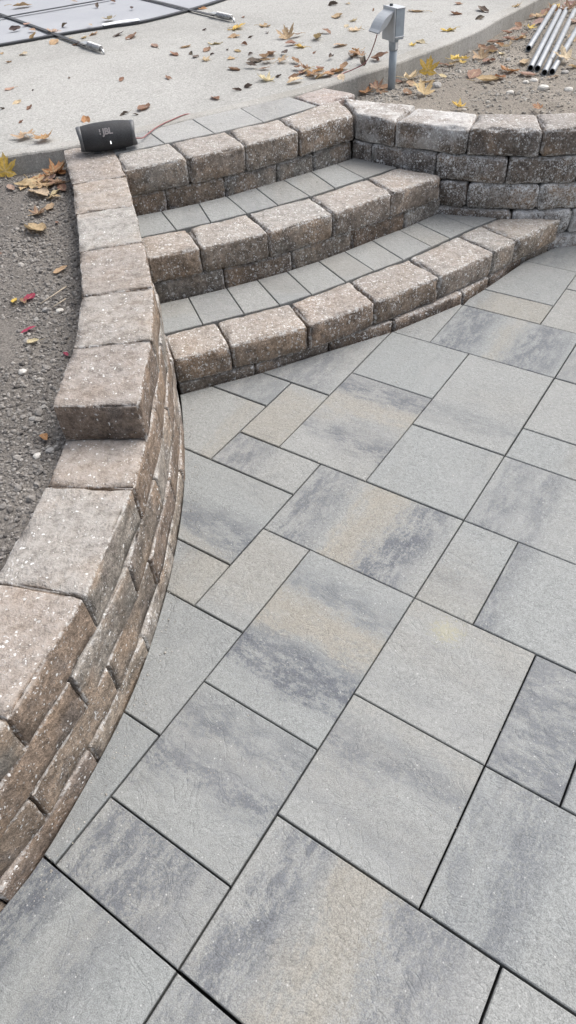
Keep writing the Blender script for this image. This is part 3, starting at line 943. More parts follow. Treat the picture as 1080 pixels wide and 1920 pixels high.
for sgn in (-1, 1):
    prof = [(SPR * 0.84, sgn * (hl - 0.022)), (SPR * 0.885, sgn * (hl - 0.019)), (SPR * 0.880, sgn * (hl - 0.010)), (SPR * 0.845, sgn * (hl - 0.002)), (SPR * 0.79, sgn * hl), (SPR * 0.73, sgn * (hl - 0.004)), (SPR * 0.70, sgn * (hl - 0.014))]
    vv, ff = lathe(prof, 48, 'x')
    # the end bumpers are notched front and back, proud above and below
    v2 = []
    for (x, y, z) in vv:
        a = math.atan2(z, y)
        k = 0.5 + 0.5 * math.cos(2 * a)
        v2.append((x - sgn * 0.006 * k * (abs(x) - (hl - 0.020)) / 0.020, y, z))
    rim = spk_part('end_rim', mesh('end_rim', v2, ff, True), M_RIM)
    prof = [(0.0005, sgn * (hl - 0.010)), (SPR * 0.34, sgn * (hl - 0.010)), (SPR * 0.40, sgn * (hl - 0.014)), (SPR * 0.62, sgn * (hl - 0.019)), (SPR * 0.68, sgn * (hl - 0.014)), (SPR * 0.74, sgn * (hl - 0.017))]
    vv, ff = lathe(prof, 40, 'x')
    spk_part('bass_radiator', mesh('bass_radiator', vv, ff, True), M_RUBBER)
# logo, on the side that faces the patio and a little upward
def on_barrel(name, me_or_curve, ang, x, parent, mat, lift=0.0012, roll=0.0):
    o = bpy.data.objects.new(name, me_or_curve)
    COL.objects.link(o)
    o.parent = parent
    n = Vector((0, -math.cos(ang), math.sin(ang)))
    ex = Vector((1, 0, 0)); ey = n.cross(ex)
    mm = Matrix((ex, ey, n)).transposed().to_4x4()
    mm.translation = Vector((x, 0, 0)) + n * (SPR + lift)
    o.matrix_local = mm
    me_or_curve.materials.append(mat)
    return o
fc = bpy.data.curves.new('logo', 'FONT')
fc.body = 'JBL'; fc.size = 0.034; fc.extrude = 0.0009; fc.align_x = 'CENTER'; fc.align_y = 'CENTER'; fc.offset = 0.0011; fc.space_character = 0.94
tmp = bpy.data.objects.new('logo', fc); COL.objects.link(tmp)
bpy.context.view_layer.update()
lm = bpy.data.meshes.new_from_object(tmp.evaluated_get(bpy.context.evaluated_depsgraph_get()))
bpy.data.objects.remove(tmp)
lm.materials.clear()
lg = on_barrel('logo', lm, R(33), 0.006, body, M_LOGO, lift=-0.0008)
for (dx, dy, w_, h_) in ((-0.0325, 0.0060, 0.0052, 0.0120), (-0.0325, -0.0062, 0.0052, 0.0058)):
    me = bevel_box('logo_mark', (w_, h_, 0.002), 0.0006, 1, (dx, dy, 0))
    on_barrel('logo_mark', me, R(33), 0.006, body, M_LOGO, lift=-0.0006)
on_barrel('status_light', bevel_box('status_light', (0.0045, 0.013, 0.002), 0.0009, 2), R(-12), 0.010, body, M_LED, lift=-0.0002)
for sx in (-0.055, 0.055):
    link('foot', bevel_box('foot', (0.03, 0.05, 0.007), 0.002, 2), M_RUBBER, spk, (sx * math.cos(SAX), sx * math.sin(SAX), 0.0035), (0, 0, SAX))

# ------------------------------------------------------------------ red extension cord
M_CORD = plain_mat('faded_red_cord', (0.22, 0.085, 0.08), 0.5, 0, 0.15, 90)
kz = ZD * S + 0.004
path = [(-0.372 * S, 2.185 * S, Z3 * S + 0.030), (-0.355 * S, 2.225 * S, Z3 * S + 0.012), (-0.345 * S, 2.275 * S, Z3 * S + 0.005), (-0.318 * S, 2.345 * S, Z3 * S + 0.0045), (-0.275 * S, 2.405 * S, Z3 * S + 0.005), (-0.238 * S, 2.449 * S, Z3 * S + 0.004), (-0.213 * S, 2.479 * S, kz), (-0.170 * S, 2.500 * S, kz)]
for x in (-0.09, 0.0, 0.10, 0.20, 0.26):
    i = min(range(len(KI)), key=lambda k: abs(KI[k].x - x)); path.append((KI[i].x * S - 0.003, KI[i].y * S + 0.006, kz))
path += [(0.335 * S, 2.862 * S, kz), (0.362 * S, 2.868 * S, ZD * S + 0.012), (0.405 * S, 2.85 * S, 0.37 * S), (0.430 * S, 2.838 * S, 0.42 * S), (0.444 * S, 2.832 * S, 0.47 * S), (0.450 * S, 2.826 * S, 0.505 * S)]
sm = catmull(path, 6)
vv, ff = tube(sm, 0.0028, 8)
cord = link('extension_cord', mesh('extension_cord', vv, ff, True), M_CORD)
tag(cord, 'faded red extension cord running from the outlet box to the loudspeaker', 'cord')

# ------------------------------------------------------------------ outlet box on its post
M_PVC = plain_mat('grey_pvc', (0.27, 0.31, 0.345), 0.42, 0, 0.10, 25)
M_PVC2 = plain_mat('pale_grey_pvc', (0.40, 0.42, 0.435), 0.45, 0, 0.08, 25)
M_GASKET = plain_mat('dark_gasket', (0.05, 0.06, 0.07), 0.6, 0, 0.1, 40)
M_STICK = plain_mat('white_sticker', (0.75, 0.75, 0.74), 0.5, 0, 0.05, 90)
pb = Vector((0.492 * S, 2.779 * S, 0.300 * S))
ob = empty('outlet_box', pb)
tag(ob, 'grey outdoor outlet box with open flap on a conduit post in the soil', 'outlet box')
top0 = 0.450 * S - pb.z
vv, ff = tube([(0, 0, -0.05), (0, 0, 0.10), (0, 0, top0 - 0.03)], 0.0205, 24)
post = link('post', mesh('post', vv, ff, True), M_PVC, ob)
vv, ff = lathe([(0.0206, top0 - 0.052), (0.0245, top0 - 0.050), (0.0250, top0 - 0.02), (0.0250, top0 + 0.002)], 24)
collar = link('collar', mesh('collar', vv, ff, True), M_PVC, ob)
# faint vertical print and a white sticker on the post collar
vs_, fs_ = [], []
for k in range(5):
    a = R(-78 + k * 9)
    for zz in (top0 - 0.046, top0 - 0.014): vs_.append((0.0256 * math.cos(a), 0.0256 * math.sin(a), zz))
for k in range(4): fs_.append((2 * k, 2 * k + 2, 2 * k + 3, 2 * k + 1))
link('sticker', mesh('sticker', vs_, fs_), M_STICK, ob)
BYAW = math.atan2(0.016, 0.035)
bx = empty('box_body', (0.0, 0.004, top0), ob)
bx.rotation_euler = (0, 0, BYAW)
# local axes: x across the narrow side, y along the wide side
bodyo = link('housing', bevel_box('housing', (0.056, 0.100, 0.134), 0.004, 2, (0.0, 0, 0.067)), M_PVC, bx)
link('lid_seam', bevel_box('lid_seam', (0.060, 0.104, 0.006), 0.0015, 1, (0.001, 0, 0.012)), M_PVC2, bx)
link('top_cap', bevel_box('top_cap', (0.060, 0.104, 0.006), 0.002, 1, (0.0, 0, 0.1335)), M_PVC2, bx)
link('gasket', bevel_box('gasket', (0.004, 0.108, 0.140), 0.001, 1, (-0.030, 0, 0.067)), M_GASKET, bx)
link('cover_plate', bevel_box('cover_plate', (0.006, 0.112, 0.144), 0.002, 2, (-0.0352, 0, 0.067)), M_PVC2, bx)
vv, ff = lathe([(0.0165, -0.0005), (0.0165, 0.0012), (0.0145, 0.0016), (0.0140, 0.0004)], 28, 'x')
ko = link('knockout_ring', mesh('knockout_ring', [(x + 0.0282, y * 0.75, z * 1.25 + 0.068) for x, y, z in vv], ff, True), M_PVC2, bx)
for sy in (-1, 1):
    for zz in (0.012, 0.124):
        link('screw', bevel_box('screw', (0.003, 0.006, 0.006), 0.001, 1, (0.0305, sy * 0.040, zz)), M_GASKET, bx)
# hinged rain flap, swung up and out
fv, fq = [], []
NA = 9
for side in (0, 1):
    for i in range(NA):
        t = i / (NA - 1)
        lx = -0.125 * t
        dz = -0.012 * math.sin(t * math.pi) if side else 0.016 * math.sin(min(1, t * 1.15) * math.pi * 0.85)
        for wy in (-0.045, 0.045):
            fv.append((lx, wy, dz))
w = 2
for side in (0, 1):
    for i in range(NA - 1):
        a = side * NA * 2 + i * 2
        fq.append((a, a + 1, a + 3, a + 2) if side else (a, a + 2, a + 3, a + 1))
for i in range(NA - 1):
    a, b = i * 2, NA * 2 + i * 2
    fq.append((a, b, b + 2, a + 2)); fq.append((a + 1, a + 3, b + 3, b + 1))
fl = link('rain_flap', mesh('rain_flap', fv, fq, False), M_PVC2, bx, (-0.036, 0.0, 0.126), (0, R(-44), 0))
link('latch', bevel_box('latch', (0.012, 0.016, 0.010), 0.002, 1), M_GASKET, bx, (-0.012, 0.02, 0.141), (0, 0, 0.4))

# ------------------------------------------------------------------ loose conduit pipes
def make_galv():
    t = NT('galvanised_pipe')
    v = t.coords()
    n = t.noise(v, 26.0, 5, 0.65)
    col = t.mix(t.ramp(n, 0.3, 0.7), C(0.22, 0.235, 0.25), C(0.30, 0.315, 0.33))
    col = t.mix(t.math('MULTIPLY', t.ramp(t.noise(v, 60.0, 4, 0.7), 0.55, 0.72), 0.5), col, C(0.20, 0.195, 0.185))
    t.l(col, t.bsdf.inputs['Base Color'])
    t.bsdf.inputs['Metallic'].default_value = 0.35
    t.bsdf.inputs['Roughness'].default_value = 0.5
    return t.mat
M_PIPE = make_galv()
M_BORE = plain_mat('pipe_bore', (0.05, 0.05, 0.05), 0.8, 0, 0.2, 40)
PIPES = [((1.057, 3.005), (1.40, 3.735), 'leftmost and shortest looking grey metal pipe lying on the soil'),
         ((0.984, 2.742), (1.42, 3.70), 'grey metal pipe second from the kerb side of the bundle'),
         ((1.0055, 2.730), (1.43, 3.66), 'grey metal pipe in the middle of the bundle'),
         ((1.012, 2.672), (1.46, 3.635), 'grey metal pipe second from the outer end of the bundle'),
         ((1.040, 2.676), (1.50, 3.59), 'outermost grey metal pipe with a pale leaf lying across it')]
for (a, b, lab) in PIPES:
    A = Vector((a[0] * S, a[1] * S, 0.329 * S + 0.014)); B = Vector((b[0] * S, b[1] * S, 0.327 * S + 0.014))
    if a[0] == 1.057: A.z += 0.004
    d_ = (B - A); Ln = d_.length
    ro, ri = 0.0162, 0.0128
    root = empty('metal_pipe', A)
    root.rotation_euler = d_.to_track_quat('Z', 'Y').to_euler()
    tag(root, lab, 'pipe', 'loose pipes on the soil')
    vv, ff = lathe([(ri, 0.0008), (ri + 0.0008, 0), (ro - 0.0006, 0), (ro, 0.0008), (ro, Ln * 0.5), (ro, Ln - 0.0008), (ri, Ln)], 22)
    link('tube', mesh('tube', vv, ff, True), M_PIPE, root)
    vv, ff = lathe([(ri - 0.0001, Ln - 0.001), (ri - 0.0001, 0.0012)], 22)
    link('bore', mesh('bore', vv, ff, True), M_BORE, root)

# ------------------------------------------------------------------ pool cover with straps
def make_cover():
    t = NT('grey_cover_mesh')
    v = t.coords(False)
    n = t.noise(v, 1.2, 4, 0.6)
    col = t.mix(t.ramp(n, 0.3, 0.7), C(0.270, 0.280, 0.300), C(0.310, 0.320, 0.338))
    col = t.vmath('SCALE', col, t.ramp(t.noise(v, 240.0, 3, 0.7), 0.3, 0.7, 0.88, 1.1))
    t.l(col, t.bsdf.inputs['Base Color'])
    t.bsdf.inputs['Roughness'].default_value = 0.8
    t.l(t.bump(t.noise(v, 3.0, 3, 0.5), 0.3, 0.02), t.bsdf.inputs['Normal'])
    return t.mat
M_COVER = make_cover()
M_STRAP = plain_mat('black_webbing', (0.035, 0.037, 0.042), 0.7, 0, 0.25, 80)
M_STEEL = plain_mat('stainless_spring', (0.55, 0.55, 0.54), 0.3, 0.9, 0.15, 80)
M_SLEEVE = plain_mat('grey_spring_sleeve', (0.13, 0.13, 0.135), 0.5, 0, 0.2, 50)
M_WHITE = plain_mat('white_wear_strip', (0.72, 0.74, 0.76), 0.55, 0, 0.06, 30)
EDGE = [(-3.2, 2.9), (-2.2, 3.25), (-1.6, 3.54), (-1.172, 3.752), (-0.89, 3.905), (-0.708, 3.985), (-0.543, 4.045), (-0.33, 4.245), (-0.169, 4.451), (-0.02, 4.72), (0.05, 5.1), (0.02, 5.6)]
ED = catmull([(x, y, 0) for x, y in EDGE], 6)
zc = ZD + 0.006
pc = empty('pool_cover', (-1.0 * S, 4.2 * S, ZD * S))
tag(pc, 'grey pool safety cover with black straps over the driveway corner', 'pool cover')
def P(x, y, z): return ((x + 1.0) * S, (y - 4.2) * S, (z - ZD) * S)
rows = []
for p in ED:
    r_ = []
    for k in range(16):
        f = (k / 15.0)
        q = p.lerp(Vector((-3.4, 7.2, 0)), f * 0.96)
        sag = -0.003 * min(1, f * 5) + 0.0025 * noise.noise(Vector((q.x * 3, q.y * 3, 0)))
        r_.append(P(q.x, q.y, zc + (sag if k else -0.004)))
    rows.append(r_)
link('cover_sheet', grid_mesh('cover_sheet', rows, None), M_COVER, pc)
def ribbon(pts, w, th, name, mat, parent=pc, zoff=0.0):
    pts = [Vector(p) for p in pts]
    vs_, fs_ = [], []
    for i, p in enumerate(pts):
        t = (pts[min(i + 1, len(pts) - 1)] - pts[max(i - 1, 0)]); t.z = 0; t.normalize()
        n = Vector((-t.y, t.x, 0)) * w / 2
        for q, z in ((p + n, 0), (p + n, th), (p - n, th), (p - n, 0)): vs_.append(P(q.x, q.y, q.z + z + zoff))
    for i in range(len(pts) - 1):
        for k in range(4): fs_.append((i * 4 + k, (i + 1) * 4 + k, (i + 1) * 4 + (k + 1) % 4, i * 4 + (k + 1) % 4))
    fs_.append((0, 1, 2, 3)); e = (len(pts) - 1) * 4; fs_.append((e + 3, e + 2, e + 1, e))
    return link(name, mesh(name, vs_, fs_), mat, parent)
ribbon([(p.x, p.y, zc - 0.003) for p in ED], 0.027, 0.007, 'border', M_STRAP)
SU = Vector((-0.245, 0.365, 0)).normalized()
for k, (ax_, ay_) in enumerate([(-0.645, 3.440), (-0.082, 3.895)]):
    a0 = Vector((ax_, ay_, 0))
    ribbon([(a0 + SU * t).to_tuple()[:2] + (zc + (0.004 if t > 0.42 else 0.002),) for t in (0.17, 0.30, 0.42, 0.60, 1.0, 1.6, 2.4)], 0.021, 0.003, 'strap', M_STRAP)
    bk = ribbon([(a0 + SU * t).to_tuple()[:2] + (zc + 0.010,) for t in (0.150, 0.205)], 0.030, 0.005, 'buckle', M_STEEL)
    # spring: coil in a sleeve, hooked to a brass anchor in the concrete
    c0, c1 = a0 + SU * 0.025, a0 + SU * 0.155
    vv, ff = tube([P(*(c0.lerp(c1, i / 6)).to_tuple()[:2], ZD + 0.016) for i in range(7)], 0.02, 14, radii=[0.008, 0.014, 0.017, 0.019, 0.019, 0.017, 0.011])
    sp = link('spring', mesh('spring', vv, ff, True), M_SLEEVE, pc)
    coil = []
    for i in range(90):
        f = i / 89; q = c0.lerp(c1, f); an = f * 2 * math.pi * 11
        side = Vector((-SU.y, SU.x, 0))
        pp = q + side * (0.0115 * math.cos(an))
        coil.append(P(pp.x, pp.y, ZD + 0.017 + 0.0115 * math.sin(an)))
    vv, ff = tube(coil, 0.0032, 6)
    link('coil', mesh('coil', vv, ff, True), M_STEEL, sp)
    vv, ff = tube([P(*(a0 + SU * 0.03).to_tuple()[:2], ZD + 0.018), P(*(a0 + SU * 0.008).to_tuple()[:2], ZD + 0.013), P(a0.x, a0.y, ZD - 0.004)], 0.007, 10)
    link('anchor_hook', mesh('anchor_hook', vv, ff, True), M_STEEL, pc)
SV = Vector((0.521, 0.325, 0)).normalized()
c0 = Vector((-1.327, 4.378, 0))
ribbon([(c0 + SV * t).to_tuple()[:2] + (zc + 0.0065,) for t in (-1.6, -0.6, 0.0, 0.6, 1.0, 1.35)], 0.020, 0.003, 'strap', M_STRAP)
ribbon([(c0 + SU * 0.62 + SV * t).to_tuple()[:2] + (zc + 0.0065,) for t in (-1.6, -0.6, 0.0, 0.6, 1.2)], 0.020, 0.003, 'strap', M_STRAP)
ribbon([(-0.725, 3.982, zc + 0.0075), (-0.64, 4.022, zc + 0.0085), (-0.555, 4.050, zc + 0.0075)], 0.046, 0.003, 'wear_strip', M_WHITE)

# ------------------------------------------------------------------ gravel and stones
ph = (1 + 5 ** 0.5) / 2
ICO = np.array([(-1, ph, 0), (1, ph, 0), (-1, -ph, 0), (1, -ph, 0), (0, -1, ph), (0, 1, ph), (0, -1, -ph), (0, 1, -ph), (ph, 0, -1), (ph, 0, 1), (-ph, 0, -1), (-ph, 0, 1)]) / math.sqrt(1 + ph * ph)
ICF = np.array([(0, 11, 5), (0, 5, 1), (0, 1, 7), (0, 7, 10), (0, 10, 11), (1, 5, 9), (5, 11, 4), (11, 10, 2), (10, 7, 6), (7, 1, 8), (3, 9, 4), (3, 4, 2), (3, 2, 6), (3, 6, 8), (3, 8, 9), (4, 9, 5), (2, 4, 11), (6, 2, 10), (8, 6, 7), (9, 8, 1)])
def gravel(name, label, pts, mat, rg):
    n = len(pts)
    V = np.zeros((n, 12, 3)); shade = np.zeros((n, 12))
    for i, (x, y, z, r, s) in enumerate(pts):
        v = ICO * (1 + rg.uniform(-0.22, 0.22, (12, 1))) * np.array([r, r * rg.uniform(.65, 1), r * rg.uniform(.45, .8)])
        a = rg.uniform(0, 6.28); ca, sa = math.cos(a), math.sin(a)
        tl = rg.uniform(-.4, .4)
        v = np.stack([v[:, 0] * ca - v[:, 1] * sa, v[:, 0] * sa + v[:, 1] * ca, v[:, 2] + v[:, 0] * tl], 1)
        V[i] = v + np.array([x, y, z]); shade[i] = s
    F = (ICF[None] + 12 * np.arange(n)[:, None, None]).reshape(-1, 3)
    me = bpy.data.meshes.new(name)
    me.from_pydata(V.reshape(-1, 3).tolist(), [], F.tolist())
    at = me.attributes.new('shade', 'FLOAT', 'POINT')
    at.data.foreach_set('value', shade.reshape(-1).astype(np.float32))
    me.update()
    o = link(name, me, mat)
    tag(o, label, 'gravel', kind='stuff')
    return o
ng = np.random.default_rng(7)
pts = []
while len(pts) < 14000:
    y = ng.uniform(0.55, 2.26)
    t = ng.uniform(0, 0.55) ** 1.0
    x = wall_x(y) - TH - 0.004 - t
    dens = 0.5 + 0.9 * noise.noise(Vector((x * 5, y * 5, 2)))
    if t < 0.14: dens += 0.55
    if y < 1.35 and t > 0.16: dens -= 0.45
    if ng.uniform() > dens: continue
    r = 0.0029 * math.exp(ng.normal(0.15, 0.45))
    if y < 1.2: r *= 1.05
    if ng.uniform() < 0.025: r *= 2.0
    r = min(r, 0.014)
    if y > 2.16 + 0.22 * (x + 0.78): continue
    pts.append((x * S, y * S, soil_left_z(x, y) * S + r * 0.25, r, float(np.clip(ng.normal(0.42, 0.24), 0, 1))))
gravel('gravel', 'loose grey gravel over the dark soil by the curved wall', pts, M_PEB_L, ng)
pts = []
while len(pts) < 6500:
    x = ng.uniform(0.24, 1.5); y = ng.uniform(2.15, 4.0)
    lo = rwall_y(x) + TH + 0.004
    if x < 0.34: lo = max(lo, 2.57)
    if y < lo or y > kerb_y(x) - 0.006: continue
    dens = 0.40 + 0.9 * noise.noise(Vector((x * 5, y * 5, 9)))
    if x < 0.62 and y > 2.5: dens += 0.5
    if ng.uniform() > dens: continue
    r = min(0.014, 0.0032 * math.exp(ng.normal(0.15, 0.5)))
    pts.append((x * S, y * S, soil_right_z(x, y) * S + r * 0.2, r, float(np.clip(ng.normal(0.45, 0.25), 0, 1))))
gravel('gravel', 'fine tan gravel over the soil around the outlet post', pts, M_PEB_R, ng)

# crumbs of stone and joint sand left on treads and slabs
pts = []
def crumb(x, y, z):
    r = 0.0011 * math.exp(ng.normal(0.1, 0.35))
    pts.append((x * S, y * S, z * S + r * 0.4, r, float(np.clip(ng.normal(0.65, 0.25), 0, 1))))
for Fr, Bk, z in ((T1F, T1B, Z1 - 0.002), (T2F, T2B, Z2 - 0.002), (T3F, T3B, Z3 - 0.001)):
    for k in range(260):
        i = int(ng.integers(0, len(Fr) - 1)); f, g_ = ng.uniform(0, 1), ng.uniform(0, 1) ** 0.5
        pa = Vector(Fr[i]).lerp(Vector(Fr[i + 1]), f); pb_ = Vector(Bk[i]).lerp(Vector(Bk[i + 1]), f)
        q = pa.lerp(pb_, g_)
        crumb(q.x, q.y, z)
for k in range(420):
    f = ng.uniform(-0.24, 0.9); y = float(np.interp(f, S1x, S1y)) - 0.004 - abs(ng.normal(0, 0.03)); crumb(f, y, 0.0)
for k in range(420):
    y = ng.uniform(0.25, 1.4); crumb(wall_x(y) + 0.006 + abs(ng.normal(0, 0.03)), y, 0.0)
for k in range(420):
    u, w_ = ng.uniform(-4, 4), ng.uniform(0, 14); x, y = grid(round(u) + ng.normal(0, .05), w_) if ng.uniform() < .5 else grid(u, round(w_) + ng.normal(0, .05))
    if f_wall((x, y)) > 0 and f_step((x, y)) > 0: crumb(x, y, 0.0)
gravel('gravel', 'tiny stone crumbs scattered on the treads and slabs', pts, M_PEB_R, ng)

M_STONE = plain_mat('pale_stone', (0.52, 0.50, 0.46), 0.8, 0, 0.22, 45, 0.003)
M_STONE2 = plain_mat('grey_stone', (0.27, 0.26, 0.245), 0.85, 0, 0.25, 45, 0.003)
def stone(x, y, z, w_, mat, label, group):
    bm = bmesh.new()
    bmesh.ops.create_icosphere(bm, subdivisions=2, radius=w_ / 2)
    so = Vector((random.uniform(0, 60), random.uniform(0, 60), 0))
    for v in bm.verts:
        k = 1 + 0.30 * noise.noise(v.co * (2.2 / w_) + so)
        v.co = Vector((v.co.x * k, v.co.y * k * 0.8, v.co.z * k * 0.55))
    me = bpy.data.meshes.new('stone'); bm.to_mesh(me); bm.free()
    o = link('stone', me, mat, None, (x, y, z + w_ * 0.10), (0, 0, random.uniform(0, 6)))
    tag(o, label, 'stone', group)
STR = [(1.434, 3.766, 0.056, 'broad white stone lying between the pipe ends and the wall cap', 0), (1.434, 3.914, 0.044, 'pale stone just below the ends of the pipes', 0), (1.385, 3.887, 0.034, 'small pale stone beside the larger one below the pipe ends', 0),
       (1.55, 3.726, 0.045, 'white stone farthest along the soil below the outermost pipe', 0), (1.264, 3.744, 0.038, 'small white stone nearest to the wall cap', 0), (1.631, 4.016, 0.042, 'grey stone beside the outermost pipe end', 1), (1.427, 4.358, 0.036, 'grey stone among the leaves above the pipe ends', 1),
       (0.942, 3.974, 0.058, 'squarish grey stone among leaves close to the outlet post', 1), (1.508, 4.876, 0.034, 'pale stone near the kerb among brown leaves', 0)]
for (x, y, w_, lab, k) in STR: stone(x, y, soil_right_z(x / S, y / S) * S, w_, (M_STONE, M_STONE2)[k], lab, 'stones in the tan soil bed')
STL = [(-0.758, 1.707, 0.029, 'pale flat stone on the bare patch of dark soil', 0), (-0.757, 2.054, 0.024, 'rounded grey stone below the yellow and red leaf bits', 1), (-0.706, 2.04, 0.026, 'pale grey stone closest to the wall below the red leaf bit', 0), (-0.777, 1.999, 0.021, 'small grey stone above the magenta leaf', 1),
       (-0.647, 1.343, 0.024, 'pale chip of stone beside the end of the wall cap', 0), (-0.615, 1.361, 0.025, 'grey stone wedged against the wall below the cap end', 1), (-0.686, 1.493, 0.024, 'grey stone in the gravel beside the last cap block', 1), (-0.666, 1.539, 0.02, 'small grey stone above the last cap block corner', 1)]
for (x, y, w_, lab, k) in STL: stone(x, y, soil_left_z(x / S, y / S) * S, w_, (M_STONE, M_STONE2)[k], lab, 'stones in the dark soil bed')

